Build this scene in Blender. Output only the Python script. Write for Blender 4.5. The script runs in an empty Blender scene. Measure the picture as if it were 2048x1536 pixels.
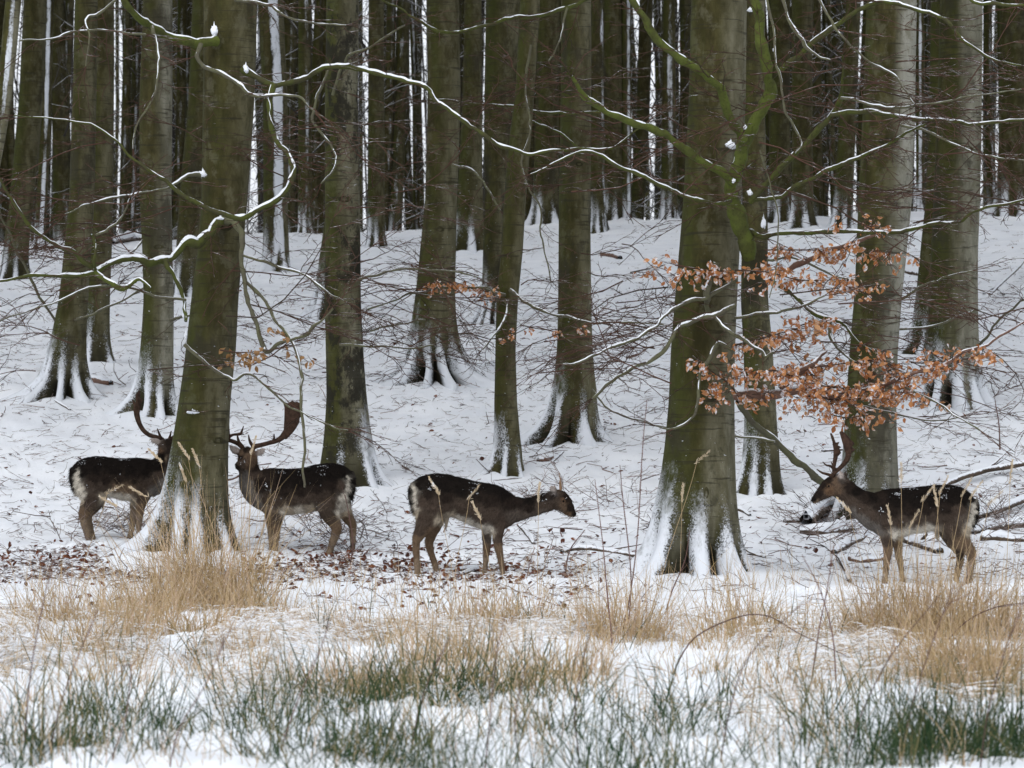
import bpy, math, random
import numpy as np
from mathutils import Vector

random.seed(7); np.random.seed(7)
R = math.radians
scene = bpy.context.scene
COL = scene.collection

# ------------------------------------------------------------------ camera, sky, sun, exposure
FPX, CX, HY, CAMZ = 6660.0, 1024.0, 800.0, 1.6        # focal length in photo pixels, centre column, eye-level row, eye height
cam_d = bpy.data.cameras.new('camera'); cam = bpy.data.objects.new('camera', cam_d); COL.objects.link(cam)
cam_d.sensor_width = 36.0; cam_d.lens = FPX / 2048 * 36.0
cam_d.shift_y = (HY - 768) / 2048
cam_d.clip_start = 0.5; cam_d.clip_end = 3000
cam.location = (0, 0, CAMZ); cam.rotation_euler = (R(90), 0, 0)
cam_d.dof.use_dof = True; cam_d.dof.focus_distance = 33.0; cam_d.dof.aperture_fstop = 5.6
scene.camera = cam

world = bpy.data.worlds.new('World'); scene.world = world; world.use_nodes = True
wn = world.node_tree; wn.nodes.clear()
sky = wn.nodes.new('ShaderNodeTexSky'); sky.sky_type = 'NISHITA'; sky.sun_disc = False
sky.sun_elevation = R(48); sky.sun_rotation = R(200); sky.air_density = 1.0; sky.dust_density = 4.0; sky.ozone_density = 1.0
hs = wn.nodes.new('ShaderNodeHueSaturation'); hs.inputs['Saturation'].default_value = 0.22
bg = wn.nodes.new('ShaderNodeBackground'); bg.inputs['Strength'].default_value = 0.15
wo = wn.nodes.new('ShaderNodeOutputWorld')
veil = wn.nodes.new('ShaderNodeMix'); veil.data_type = 'RGBA'; veil.inputs[0].default_value = 0.65; veil.inputs[7].default_value = (5.0, 5.25, 5.7, 1)   # even cloud cover over the clear sky
wn.links.new(sky.outputs[0], hs.inputs['Color']); wn.links.new(hs.outputs[0], veil.inputs[6]); wn.links.new(veil.outputs[2], bg.inputs[0]); wn.links.new(bg.outputs[0], wo.inputs[0])

sun_d = bpy.data.lights.new('sun', 'SUN'); sun_d.energy = 0.5; sun_d.angle = R(40); sun_d.color = (1.0, 0.985, 0.96)
sun = bpy.data.objects.new('sun', sun_d); COL.objects.link(sun)
sun.rotation_euler = (R(42), 0, R(-20))
scene.view_settings.view_transform = 'Standard'; scene.view_settings.look = 'None'
scene.view_settings.gamma = 1.0; scene.view_settings.use_curve_mapping = False
scene.view_settings.exposure = 0.62
scene.cycles.max_bounces = 6; scene.cycles.diffuse_bounces = 3; scene.cycles.transparent_max_bounces = 8
scene.cycles.use_denoising = True

# ------------------------------------------------------------------ noise and terrain
def _h(i, j, s):
    n = (i.astype(np.int64) * 374761393 + j.astype(np.int64) * 668265263 + s * 974711) & 0xffffffff
    n = ((n ^ (n >> 13)) * 1274126177) & 0xffffffff
    n = n ^ (n >> 16)
    return (n & 0xffffff) / float(0xffffff)
def vn(x, y, s=0):
    x = np.asarray(x, float); y = np.asarray(y, float)
    i = np.floor(x); j = np.floor(y); u = x - i; v = y - j
    u = u * u * (3 - 2 * u); v = v * v * (3 - 2 * v)
    a = _h(i, j, s); b = _h(i + 1, j, s); c = _h(i, j + 1, s); d = _h(i + 1, j + 1, s)
    return (a * (1 - u) + b * u) * (1 - v) + (c * (1 - u) + d * u) * v
def fbm(x, y, s=0, o=4):
    t = 0; a = 0.5
    x = np.asarray(x, float); y = np.asarray(y, float)
    for k in range(o):
        t = t + a * (vn(x, y, s + k) - 0.5); x = x * 2.03 + 3.1; y = y * 2.03 + 1.7; a *= 0.5
    return t
def sstep(a, b, x):
    t = np.clip((np.asarray(x, float) - a) / (b - a), 0, 1); return t * t * (3 - 2 * t)

PD = np.array([-400, -40, 0, 10, 18, 24, 28, 30, 32, 33, 36, 40, 44, 50, 60, 70, 78, 83, 88, 100, 130, 200, 500, 2500.])
PZ = np.array([0, 0, 0, 0, 0, 0, -.02, 0, .09, .17, .50, 1.14, 1.80, 2.56, 3.72, 4.82, 5.62, 5.90, 5.85, 5.3, 3.9, 3.0, 2., 0.])
_m = np.zeros(len(PD)); _d = np.diff(PZ) / np.diff(PD)
_m[1:-1] = np.where(_d[:-1] * _d[1:] > 0, 2 * _d[:-1] * _d[1:] / (_d[:-1] + _d[1:] + 1e-12), 0)
def prof(y):
    y = np.clip(y, PD[0], PD[-1]); k = np.clip(np.searchsorted(PD, y) - 1, 0, len(PD) - 2)
    h = PD[k + 1] - PD[k]; t = (y - PD[k]) / h
    return ((2*t**3 - 3*t**2 + 1) * PZ[k] + (t**3 - 2*t**2 + t) * h * _m[k] + (-2*t**3 + 3*t**2) * PZ[k+1] + (t**3 - t**2) * h * _m[k+1])
def litter_band(x, y):
    """how much of the leaf litter shows: scuffed ground round the bucks"""
    yy = y + 3.0 * fbm(np.asarray(x, float) * 0.8, y * 0.5, 47, 3)
    b = sstep(28.3, 30.2, yy) * (1 - sstep(31.6, 34.0, yy)) * (1 - sstep(-0.2, 1.6, x + 2 * fbm(y * 0.9, x * 0.5, 48, 2)))
    return b * sstep(0.42, 0.62, vn(x * 0.9, y * 0.5, 41) * 0.6 + vn(x * 2.7, y * 1.5, 42) * 0.4)
def gbase(x, y):
    x = np.asarray(x, float); y = np.asarray(y, float)
    return prof(y) + 0.036 * np.clip(x, -40, 40) * sstep(30, 80, y) * (1 - sstep(120, 300, y))
def gz(x, y):
    x = np.asarray(x, float); y = np.asarray(y, float)
    near = sstep(8, 14, y) * (1 - sstep(21, 30, y)) + 0.12 * sstep(20, 26, y) * (1 - sstep(31, 36, y)); mid = sstep(29, 36, y) * (1 - sstep(90, 130, y))
    z = gbase(x, y) + mid * (0.28 * fbm(x * 0.33, y * 0.22, 5, 3) + 0.11 * fbm(x * 1.7, y * 1.1, 9, 3) + 0.05 * fbm(x * 6.0, y * 3.5, 10, 2))
    z = z + near * (0.22 * fbm(x * 0.9, y * 0.55, 15, 3) + 0.17 * fbm(x * 3.2, y * 2.0, 19, 3) + 0.10 * np.abs(fbm(x * 7.5, y * 5.0, 23, 3)) - .02)
    z = z + litter_band(x, y) * 0.075 * fbm(x * 9.0, y * 6.0, 27, 3)
    return z
# height samples kept on a grid so that things can be set on the ground quickly
_GX0, _GY0, _GS = -16.0, 7.0, 0.05
_gx = np.arange(_GX0, 16.0, _GS); _gy = np.arange(_GY0, 90.0, _GS)
_HG = np.concatenate([gz(_gx[None, :].repeat(len(c), 0), c[:, None].repeat(len(_gx), 1)) for c in np.array_split(_gy, 12)])
def gzs(x, y):
    """ground height at one point"""
    u = (x - _GX0) / _GS; v = (y - _GY0) / _GS; i = int(u); j = int(v)
    if i < 0 or j < 0 or i >= len(_gx) - 1 or j >= len(_gy) - 1: return float(gz(x, y))
    u -= i; v -= j; H = _HG
    return float((H[j, i] * (1 - u) + H[j, i + 1] * u) * (1 - v) + (H[j + 1, i] * (1 - u) + H[j + 1, i + 1] * u) * v)
_YS = np.concatenate([np.linspace(9, 40, 1100), np.linspace(40.05, 84, 900)])
_ROWS = {}
def groundY(px, py):
    """distance at which the ground shows at this pixel"""
    k = int(round(px / 4.0))
    if k not in _ROWS:
        X = (k * 4.0 - CX) / FPX * _YS
        ii = np.clip(((X - _GX0) / _GS).round().astype(int), 0, len(_gx) - 1); jj = np.clip(((_YS - _GY0) / _GS).round().astype(int), 0, len(_gy) - 1)
        _ROWS[k] = -np.minimum.accumulate(HY - (_HG[jj, ii] - CAMZ) * FPX / _YS)
    i = int(np.searchsorted(_ROWS[k], -py))
    return float(_YS[i]) if i < len(_YS) else 83.0
def at(px, py, Y):
    return np.array([(px - CX) / FPX * Y, Y, CAMZ + (HY - py) / FPX * Y])
def ground_at(px, py):
    Y = groundY(px, py); X = (px - CX) / FPX * Y
    return np.array([X, Y, gzs(X, Y)])

# ------------------------------------------------------------------ object helpers
def mesh_from(name, verts, faces, mat, smooth=True, attrs=None):
    me = bpy.data.meshes.new(name)
    verts = np.asarray(verts, float)
    if isinstance(faces, np.ndarray):
        n, k = faces.shape
        me.vertices.add(len(verts)); me.vertices.foreach_set('co', verts.ravel())
        me.loops.add(n * k); me.loops.foreach_set('vertex_index', faces.ravel().astype(np.int32))
        me.polygons.add(n); me.polygons.foreach_set('loop_start', np.arange(0, n * k, k, dtype=np.int32))
        me.update(calc_edges=True)
    else:
        me.from_pydata([tuple(v) for v in verts], [], [tuple(f) for f in faces])
    if attrs:
        for an, av in attrs.items():
            av = np.asarray(av, float)
            if av.ndim == 1:
                a = me.attributes.new(an, 'FLOAT', 'POINT'); a.data.foreach_set('value', av)
            else:
                a = me.attributes.new(an, 'FLOAT_COLOR', 'POINT')
                a.data.foreach_set('color', np.concatenate([av, np.ones((len(av), 1))], 1).ravel())
    if mat is not None: me.materials.append(mat)
    if smooth: me.polygons.foreach_set('use_smooth', np.ones(len(me.polygons), dtype=bool))
    me.validate(); me.update()
    return me
def add_obj(name, me, parent=None, loc=None):
    o = bpy.data.objects.new(name, me); COL.objects.link(o)
    if parent is not None: o.parent = parent
    if loc is not None: o.location = loc
    return o
def tag(o, label=None, cat=None, group=None, kind=None):
    if label: o['label'] = label
    if cat: o['category'] = cat
    if group: o['group'] = group
    if kind: o['kind'] = kind
    return o
def empty(name, loc, label, cat, group=None):
    o = bpy.data.objects.new(name, None); COL.objects.link(o); o.location = tuple(loc); o.empty_display_size = 0.3
    return tag(o, label, cat, group)

class Tubes:
    """collects round tubes (tapering polylines) and makes them one mesh"""
    def __init__(self): self.G = {}
    def add(self, pts, rad, sides=4, val=0.0):
        n = len(pts); self.G.setdefault((n, sides), []).append((pts, rad if hasattr(rad, '__len__') else [rad] * n, val))
    def build(self, name, mat, parent=None, origin=None, smooth=True):
        if not self.G: return None
        V, F, A, base = [], [], [], 0
        for (n, sides), L in self.G.items():
            P = np.array([l[0] for l in L], float); r = np.array([l[1] for l in L], float); v = np.array([l[2] for l in L], float); m = len(L)
            t = np.gradient(P, axis=1) if n > 2 else np.repeat(P[:, 1:] - P[:, :1], 2, 1); t /= np.linalg.norm(t, axis=2, keepdims=True) + 1e-9
            ref = np.where((np.abs(t[:, :, 1]).mean(1) < 0.8)[:, None, None], np.array([0., 1., 0.]), np.array([1., 0., 0.])) * np.ones((m, n, 1))
            a = np.cross(t, ref); a /= np.linalg.norm(a, axis=2, keepdims=True) + 1e-9; b = np.cross(a, t)
            th = np.linspace(0, 2 * math.pi, sides, endpoint=False)
            ring = P[:, :, None, :] + r[:, :, None, None] * (np.cos(th)[None, None, :, None] * a[:, :, None, :] + np.sin(th)[None, None, :, None] * b[:, :, None, :])
            V.append(ring.reshape(-1, 3)); A.append(np.repeat(v, n * sides))
            i = np.arange(n - 1)[:, None] * sides; j = np.arange(sides)[None, :]; k = (j + 1) % sides
            f = np.stack([i + j, i + k, i + sides + k, i + sides + j], -1).reshape(-1, 4)
            if sides == 4: f = np.concatenate([f, [[3, 2, 1, 0], [n * 4 - 4, n * 4 - 3, n * 4 - 2, n * 4 - 1]]])
            F.append((f[None] + (np.arange(m) * n * sides)[:, None, None] + base).reshape(-1, 4)); base += m * n * sides
        V = np.concatenate(V); F = np.concatenate(F)
        if origin is not None: V = V - np.asarray(origin)
        return add_obj(name, mesh_from(name, V, F, mat, smooth, {'rnd': np.concatenate(A)}), parent)

class Blades:
    """collects flat tapering ribbons (grass blades)"""
    def __init__(self): self.V = []; self.F = []; self.n = 0; self.A = []
    def add(self, pts, w, side, val):
        pts = np.asarray(pts, float); n = len(pts)
        w = np.asarray(w, float)[:, None]
        L = pts - side * w; Rr = pts + side * w
        self.V.append(np.stack([L, Rr], 1).reshape(-1, 3))
        i = np.arange(n - 1) * 2
        self.F.append(np.stack([i, i + 1, i + 3, i + 2], -1) + self.n)
        self.A.append(np.full(2 * n, val)); self.n += 2 * n
    def build(self, name, mat, parent=None, origin=None):
        V = np.concatenate(self.V); F = np.concatenate(self.F)
        if origin is not None: V = V - np.asarray(origin)
        return add_obj(name, mesh_from(name, V, F, mat, True, {'rnd': np.concatenate(self.A)}), parent)

def spline(P, per=6):
    """Catmull-Rom through the rows of P (any width)"""
    P = np.asarray(P, float)
    if len(P) < 3: 
        t = np.linspace(0, 1, per + 1)[:, None]; return P[0] * (1 - t) + P[-1] * t
    Q = np.vstack([2 * P[0] - P[1], P, 2 * P[-1] - P[-2]]); out = []
    for k in range(len(P) - 1):
        a, b, c, d = Q[k:k + 4]
        for t in np.linspace(0, 1, per, endpoint=False):
            out.append(0.5 * (2*b + (c - a)*t + (2*a - 5*b + 4*c - d)*t*t + (3*b - a - 3*c + d)*t**3))
    out.append(P[-1]); return np.array(out)

# ------------------------------------------------------------------ materials
class NT:
    def __init__(self, name):
        self.m = bpy.data.materials.new(name); self.m.use_nodes = True
        self.t = self.m.node_tree; self.t.nodes.clear()
        self.out = self.n('ShaderNodeOutputMaterial'); self.p = self.n('ShaderNodeBsdfPrincipled')
        self.l(self.p.outputs[0], self.out.inputs[0]); self.p.inputs['Specular IOR Level'].default_value = 0.08
    def n(self, t, **k):
        o = self.t.nodes.new(t)
        for a, b in k.items(): setattr(o, a, b)
        return o
    def l(self, a, b): self.t.links.new(a, b)
    def s(self, node, i, v):
        if hasattr(v, 'is_linked') or isinstance(v, bpy.types.NodeSocket): self.l(v, node.inputs[i])
        else: node.inputs[i].default_value = v
    def math(self, op, a, b=0.0, c=None, clamp=False):
        o = self.n('ShaderNodeMath', operation=op, use_clamp=clamp); self.s(o, 0, a); self.s(o, 1, b)
        if c is not None: self.s(o, 2, c)
        return o.outputs[0]
    def mix(self, f, a, b):
        o = self.n('ShaderNodeMix', data_type='RGBA'); self.s(o, 0, f)
        o.inputs[6].default_value = (0, 0, 0, 1); self.s(o, 6, self.c(a)); self.s(o, 7, self.c(b)); return o.outputs[2]
    def c(self, v): return (*v, 1.0) if isinstance(v, tuple) and len(v) == 3 else v
    def ramp(self, x, lo, hi, a=0.0, b=1.0):
        o = self.n('ShaderNodeMapRange', interpolation_type='SMOOTHSTEP'); self.s(o, 0, x); self.s(o, 1, lo); self.s(o, 2, hi); self.s(o, 3, a); self.s(o, 4, b)
        return o.outputs[0]
    def noise(self, scale, vec=None, detail=4.0, rough=0.55, stretch=None):
        o = self.n('ShaderNodeTexNoise'); o.inputs['Scale'].default_value = scale; o.inputs['Detail'].default_value = detail; o.inputs['Roughness'].default_value = rough
        if vec is not None:
            if stretch is not None:
                mp = self.n('ShaderNodeMapping'); mp.inputs['Scale'].default_value = stretch; self.l(vec, mp.inputs[0]); vec = mp.outputs[0]
            self.l(vec, o.inputs['Vector'])
        return o.outputs['Fac']
    def attr(self, name, typ='GEOMETRY', out='Fac'):
        o = self.n('ShaderNodeAttribute', attribute_type=typ, attribute_name=name); return o.outputs[out]
    def bump(self, h, dist, strength=1.0):
        o = self.n('ShaderNodeBump'); o.inputs['Distance'].default_value = dist; o.inputs['Strength'].default_value = strength
        self.l(h, o.inputs['Height']); self.l(o.outputs[0], self.p.inputs['Normal']); return o
    def done(self, col, rough=0.8):
        self.s(self.p, 'Base Color', self.c(col)); self.s(self.p, 'Roughness', rough); return self.m

SNOW = (0.80, 0.83, 0.875)
def mat_snow():
    T = NT('snow'); geo = T.n('ShaderNodeNewGeometry'); pos = geo.outputs['Position']
    n1 = T.noise(1.3, pos, 5); n2 = T.noise(26, pos, 4, 0.7); n3 = T.noise(90, pos, 3)
    col = T.mix(T.ramp(n1, 0.35, 0.7), (0.76, 0.79, 0.835), (0.84, 0.865, 0.90))
    h = T.math('ADD', T.math('MULTIPLY', n2, 0.7), T.math('MULTIPLY', n3, 0.3)); T.bump(h, 0.02, 0.55)
    so = T.ramp(T.math('ADD', T.math('MULTIPLY', T.attr('soil'), 0.34), T.noise(13, pos, 6, 0.8)), 0.82, 0.90)
    col = T.mix(so, col, T.mix(T.ramp(n3, 0.4, 0.6), (0.030, 0.018, 0.013), (0.085, 0.036, 0.022)))
    fl = T.ramp(T.noise(31, pos, 4, 0.75, (1.0, 0.6, 1.0)), 0.635, 0.675); fp = T.ramp(T.noise(2.2, pos, 4, 0.6), 0.42, 0.62)
    col = T.mix(T.math('MULTIPLY', T.math('MULTIPLY', fl, fp), 0.7), col, T.mix(n1, (0.10, 0.06, 0.045), (0.24, 0.16, 0.11)))
    return T.done(col, 0.7)
def mat_bark(name, side=0.0):
    """beech bark: greener towards the left side, paler grey towards the right, darker furrows, blown snow at the foot and on the weather side"""
    T = NT(name); geo = T.n('ShaderNodeNewGeometry'); tc = T.n('ShaderNodeTexCoord'); obj = tc.outputs['Object']
    inf = T.n('ShaderNodeObjectInfo'); rnd = inf.outputs['Random']
    off = T.n('ShaderNodeVectorMath', operation='ADD'); T.l(obj, off.inputs[0])
    cmb = T.n('ShaderNodeCombineXYZ'); T.l(T.math('MULTIPLY', rnd, 57.0), cmb.inputs[0]); T.l(T.math('MULTIPLY', rnd, 31.0), cmb.inputs[2]); T.l(cmb.outputs[0], off.inputs[1])
    P = off.outputs[0]
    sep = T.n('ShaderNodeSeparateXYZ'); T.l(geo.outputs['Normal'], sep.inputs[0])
    h = T.attr('h'); ridge = T.attr('ridge')
    v1 = T.noise(2.2, P, 5, 0.6, (1, 1, 0.16)); v2 = T.noise(9.0, P, 6, 0.68, (1, 1, 0.34)); v3 = T.noise(30, P, 4, 0.7)
    wr = T.noise(7.0, P, 4, 0.6, (0.35, 0.35, 5.0)); patch = T.noise(1.6, P, 6, 0.7, (1, 1, 0.55))
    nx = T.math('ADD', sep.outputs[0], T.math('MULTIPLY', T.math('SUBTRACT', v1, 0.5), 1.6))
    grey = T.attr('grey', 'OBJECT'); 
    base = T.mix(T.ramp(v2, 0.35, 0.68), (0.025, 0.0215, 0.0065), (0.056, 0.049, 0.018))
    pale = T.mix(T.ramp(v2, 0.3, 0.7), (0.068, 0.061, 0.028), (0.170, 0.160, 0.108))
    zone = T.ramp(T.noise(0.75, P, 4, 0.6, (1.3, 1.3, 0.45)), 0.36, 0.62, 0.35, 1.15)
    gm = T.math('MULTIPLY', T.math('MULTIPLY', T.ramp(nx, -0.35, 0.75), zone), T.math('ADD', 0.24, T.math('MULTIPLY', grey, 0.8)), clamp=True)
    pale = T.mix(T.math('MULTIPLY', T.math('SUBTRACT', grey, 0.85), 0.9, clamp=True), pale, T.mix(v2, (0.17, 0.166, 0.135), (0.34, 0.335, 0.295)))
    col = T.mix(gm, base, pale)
    mot = T.noise(5.5, P, 5, 0.7, (1, 1, 0.8)); col = T.mix(T.ramp(mot, 0.51, 0.63, 0.0, 0.6), col, (0.092, 0.086, 0.052)); col = T.mix(T.ramp(mot, 0.46, 0.34, 0.0, 0.5), col, (0.022, 0.020, 0.008))
    mossgreen = T.math('MULTIPLY', T.ramp(nx, 0.35, -0.6), T.ramp(v1, 0.35, 0.62))  # green tint, stronger towards the left side
    col = T.mix(T.math('MULTIPLY', mossgreen, 0.75), col, (0.040, 0.047, 0.010))
    col = T.mix(T.math('MULTIPLY', T.ramp(patch, 0.53, 0.64), 0.7), col, (0.030, 0.027, 0.018))
    blk = T.attr('black', 'OBJECT')
    col = T.mix(T.math('MULTIPLY', T.math('MULTIPLY', T.ramp(T.math('ADD', T.noise(4.2, P, 8, 0.8, (1, 1, .6)), T.math('MULTIPLY', patch, 0.5)), 0.74, 0.82), blk), 0.85), col, (0.013, 0.012, 0.009))
    col = T.mix(T.math('MULTIPLY', T.ramp(wr, 0.55, 0.66), 0.75), col, (0.024, 0.022, 0.013))
    # foot of the trunk is darker, in uneven patches
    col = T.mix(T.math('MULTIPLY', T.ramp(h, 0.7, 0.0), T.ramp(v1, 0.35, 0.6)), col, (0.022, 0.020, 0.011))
    col = T.mix(T.attr('hollow'), col, (0.008, 0.007, 0.005))  # shade inside the root hollows, put into the colour
    # snow
    sf = T.noise(5.0, P, 6, 0.72, (1, 1, 0.6)); sn = T.noise(42, P, 4, 0.8)
    sn_h = T.math('ADD', T.math('MULTIPLY', T.ramp(h, 1.1, 0.0), 0.24), T.math('MULTIPLY', ridge, 0.50))
    up = T.math('MULTIPLY', T.ramp(sep.outputs[2], 0.12, 0.7), 0.34)
    amt = T.attr('snow', 'OBJECT')
    s0 = T.math('ADD', T.math('ADD', T.math('MULTIPLY', sn_h, amt), up), T.math('MULTIPLY', T.math('SUBTRACT', sf, 0.5), 1.7))
    s0 = T.math('ADD', s0, T.math('MULTIPLY', T.math('SUBTRACT', T.noise(60, P, 3, 0.75), 0.5), 1.5))
    s0 = T.math('ADD', s0, T.math('MULTIPLY', T.math('MULTIPLY', sep.outputs[0], T.attr('foot', 'OBJECT')), 0.38))
    s0 = T.math('SUBTRACT', s0, T.math('MULTIPLY', T.attr('valley'), 0.85))
    hg = T.math('ADD', h, T.math('MULTIPLY', T.math('SUBTRACT', sf, 0.5), 2.4))
    foot = T.math('MULTIPLY', T.ramp(s0, 0.14, 0.50, 0.0, 0.94), T.math('MULTIPLY', T.ramp(hg, 1.05, 0.25), T.ramp(T.attr('hollow'), 0.6, 0.2)))
    wind = T.attr('wind', 'OBJECT'); wdir = T.attr('winddir', 'OBJECT')
    ang = T.math('ADD', T.math('MULTIPLY', sep.outputs[0], T.math('SINE', wdir)), T.math('MULTIPLY', sep.outputs[1], T.math('MULTIPLY', T.math('COSINE', wdir), -1.0)))
    wv = T.math('ADD', T.math('MULTIPLY', T.ramp(ang, 0.80, 1.0), T.math('MULTIPLY', wind, 0.72)), T.math('MULTIPLY', T.math('SUBTRACT', T.noise(3.5, P, 6, 0.75, (1, 1, 0.3)), 0.5), 1.4))
    wv = T.math('ADD', wv, T.math('MULTIPLY', T.math('SUBTRACT', sn, 0.5), 0.5))
    streak = T.math('MULTIPLY', T.ramp(wv, 0.48, 0.72), T.ramp(wind, 0.02, 0.1))
    fleck = T.math('MULTIPLY', T.ramp(T.noise(22, P, 2, 0.5, (1, 1, 2.0)), 0.735, 0.76), T.ramp(h, 3.2, 0.3))
    smask = T.math('MAXIMUM', T.math('MAXIMUM', foot, T.math('MULTIPLY', streak, 0.85)), fleck)
    col = T.mix(smask, col, (0.66, 0.69, 0.735))
    hh = T.math('ADD', T.math('MULTIPLY', v3, 0.35), T.math('ADD', T.math('MULTIPLY', wr, 0.5), T.math('MULTIPLY', smask, 0.9)))
    T.bump(hh, 0.012, 0.8)
    return T.done(col, T.math('ADD', 0.62, T.math('MULTIPLY', v3, 0.25)))
def mat_limb(name, base, green, snow_lo, snow_hi):
    T = NT(name); geo = T.n('ShaderNodeNewGeometry'); pos = geo.outputs['Position']
    sep = T.n('ShaderNodeSeparateXYZ'); T.l(geo.outputs['Normal'], sep.inputs[0])
    a = T.noise(7, pos, 5, 0.65); b = T.noise(40, pos, 3, 0.6)
    col = T.mix(T.ramp(a, 0.36, 0.62), base, green)
    col = T.mix(T.math('MULTIPLY', T.ramp(b, 0.55, 0.7), 0.5), col, tuple(c * 0.45 for c in base))
    s = T.math('ADD', sep.outputs[2], T.math('MULTIPLY', T.math('SUBTRACT', T.noise(17, pos, 5, 0.7), 0.5), 1.6))
    sm = T.ramp(s, snow_lo, snow_hi); col = T.mix(sm, col, SNOW)
    T.bump(T.math('ADD', b, sm), 0.008, 0.6)
    return T.done(col, 0.8)
def mat_twig(name, c1, c2, snow=(0.75, 1.15), scale=9.0):
    T = NT(name); geo = T.n('ShaderNodeNewGeometry'); sep = T.n('ShaderNodeSeparateXYZ'); T.l(geo.outputs['Normal'], sep.inputs[0])
    col = T.mix(T.attr('rnd'), c1, c2)
    if snow:
        s = T.math('ADD', sep.outputs[2], T.math('MULTIPLY', T.math('SUBTRACT', T.noise(scale, geo.outputs['Position'], 4, 0.7), 0.5), 1.8))
        col = T.mix(T.ramp(s, snow[0], snow[1]), col, SNOW)
    return T.done(col, 0.75)
def mat_blade(name, stops, snow=None):
    T = NT(name); r = T.n('ShaderNodeValToRGB'); T.l(T.attr('rnd'), r.inputs[0])
    cr = r.color_ramp
    while len(cr.elements) < len(stops): cr.elements.new(0.5)
    for e, (p, c) in zip(cr.elements, stops): e.position = p; e.color = (*c, 1)
    col = r.outputs[0]
    if snow:
        geo = T.n('ShaderNodeNewGeometry')
        col = T.mix(T.math('MULTIPLY', T.ramp(T.noise(13, geo.outputs['Position'], 4, 0.7), snow[0], snow[1]), 0.9), col, SNOW)
    T.done(col, 0.7)
    tr = T.n('ShaderNodeBsdfTranslucent'); T.l(col, tr.inputs[0]) if not isinstance(col, tuple) else None
    mx = T.n('ShaderNodeMixShader'); mx.inputs[0].default_value = 0.25
    T.l(T.p.outputs[0], mx.inputs[1]); T.l(tr.outputs[0], mx.inputs[2]); T.l(mx.outputs[0], T.out.inputs[0])
    return T.m
def mat_leaf(name, use_obj, cols, snow=(0.52, 0.60)):
    T = NT(name)
    if use_obj: f = T.n('ShaderNodeObjectInfo').outputs['Random']
    else: f = T.attr('rnd')
    r = T.n('ShaderNodeValToRGB'); T.l(f, r.inputs[0]); cr = r.color_ramp
    while len(cr.elements) < len(cols): cr.elements.new(0.5)
    for k, (e, c) in enumerate(zip(cr.elements, cols)): e.position = k / (len(cols) - 1); e.color = (*c, 1)
    geo = T.n('ShaderNodeNewGeometry'); col = T.mix(T.ramp(T.noise(22, geo.outputs['Position'], 4, 0.65), snow[0], snow[1], 0.0, 0.85), r.outputs[0], SNOW)
    T.done(col, 0.6)
    tr = T.n('ShaderNodeBsdfTranslucent'); T.l(col, tr.inputs[0]); mx = T.n('ShaderNodeMixShader'); mx.inputs[0].default_value = 0.3
    T.l(T.p.outputs[0], mx.inputs[1]); T.l(tr.outputs[0], mx.inputs[2]); T.l(mx.outputs[0], T.out.inputs[0])
    return T.m
def mat_deer():
    T = NT('deer_coat'); col = T.attr('col', out='Color'); tc = T.n('ShaderNodeTexCoord').outputs['Object']
    a = T.noise(70, tc, 4, 0.7, (1, 1, 0.5)); b = T.noise(16, tc, 4, 0.6)
    f = T.math('ADD', T.ramp(a, 0.3, 0.7, 0.72, 1.25), T.math('MULTIPLY', T.math('SUBTRACT', b, 0.5), 0.5))
    vm = T.n('ShaderNodeVectorMath', operation='SCALE'); T.l(col, vm.inputs[0]); T.l(f, vm.inputs['Scale'])
    bk = T.attr('back')
    sp = T.math('ADD', T.noise(55, tc, 3, 0.6), T.math('MULTIPLY', T.math('SUBTRACT', T.noise(7, tc, 3, 0.5), 0.5), 1.2))
    m = T.math('MULTIPLY', T.ramp(sp, 0.775, 0.82), bk)
    c = T.mix(T.math('MULTIPLY', m, 0.8), vm.outputs[0], SNOW)
    T.bump(T.math('ADD', a, T.math('MULTIPLY', m, 2.0)), 0.008, 0.7)
    T.p.inputs['Specular IOR Level'].default_value = 0.03
    return T.done(c, 1.0)
def mat_plain(name, c1, c2, scale, rough=0.7, snow=None):
    T = NT(name); tc = T.n('ShaderNodeNewGeometry'); n = T.noise(scale, tc.outputs['Position'], 5, 0.6)
    col = T.mix(T.ramp(n, 0.35, 0.65), c1, c2)
    if snow:
        sep = T.n('ShaderNodeSeparateXYZ'); T.l(tc.outputs['Normal'], sep.inputs[0])
        s = T.math('ADD', sep.outputs[2], T.math('MULTIPLY', T.math('SUBTRACT', T.noise(12, tc.outputs['Position'], 5, 0.7), 0.5), 1.4))
        col = T.mix(T.ramp(s, snow[0], snow[1]), col, SNOW)
    T.bump(n, 0.01, 0.5); return T.done(col, rough)

M = {}
M['snow'] = mat_snow()
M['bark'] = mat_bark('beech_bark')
M['knot'] = mat_limb('knot_bark', (0.022, 0.020, 0.010), (0.045, 0.042, 0.020), 0.9, 1.4)
M['limb'] = mat_limb('mossy_limb', (0.052, 0.049, 0.024), (0.064, 0.074, 0.019), 0.80, 1.3)
M['mossgreen'] = mat_limb('thick_moss', (0.058, 0.062, 0.020), (0.082, 0.100, 0.022), 0.80, 1.3)
M['limbgrey'] = mat_limb('grey_limb', (0.085, 0.078, 0.055), (0.105, 0.105, 0.060), 0.70, 1.2)
M['dead'] = mat_limb('dead_wood', (0.055, 0.042, 0.032), (0.095, 0.070, 0.052), 0.25, 0.6)
M['redwood'] = mat_limb('split_wood', (0.13, 0.075, 0.055), (0.17, 0.105, 0.08), 0.5, 0.9)
M['twig'] = mat_twig('twig', (0.040, 0.030, 0.020), (0.090, 0.046, 0.033), (0.9, 1.4))
M['litter'] = mat_twig('litter_twig', (0.035, 0.025, 0.022), (0.30, 0.235, 0.21), (0.85, 1.3), 14)
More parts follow.
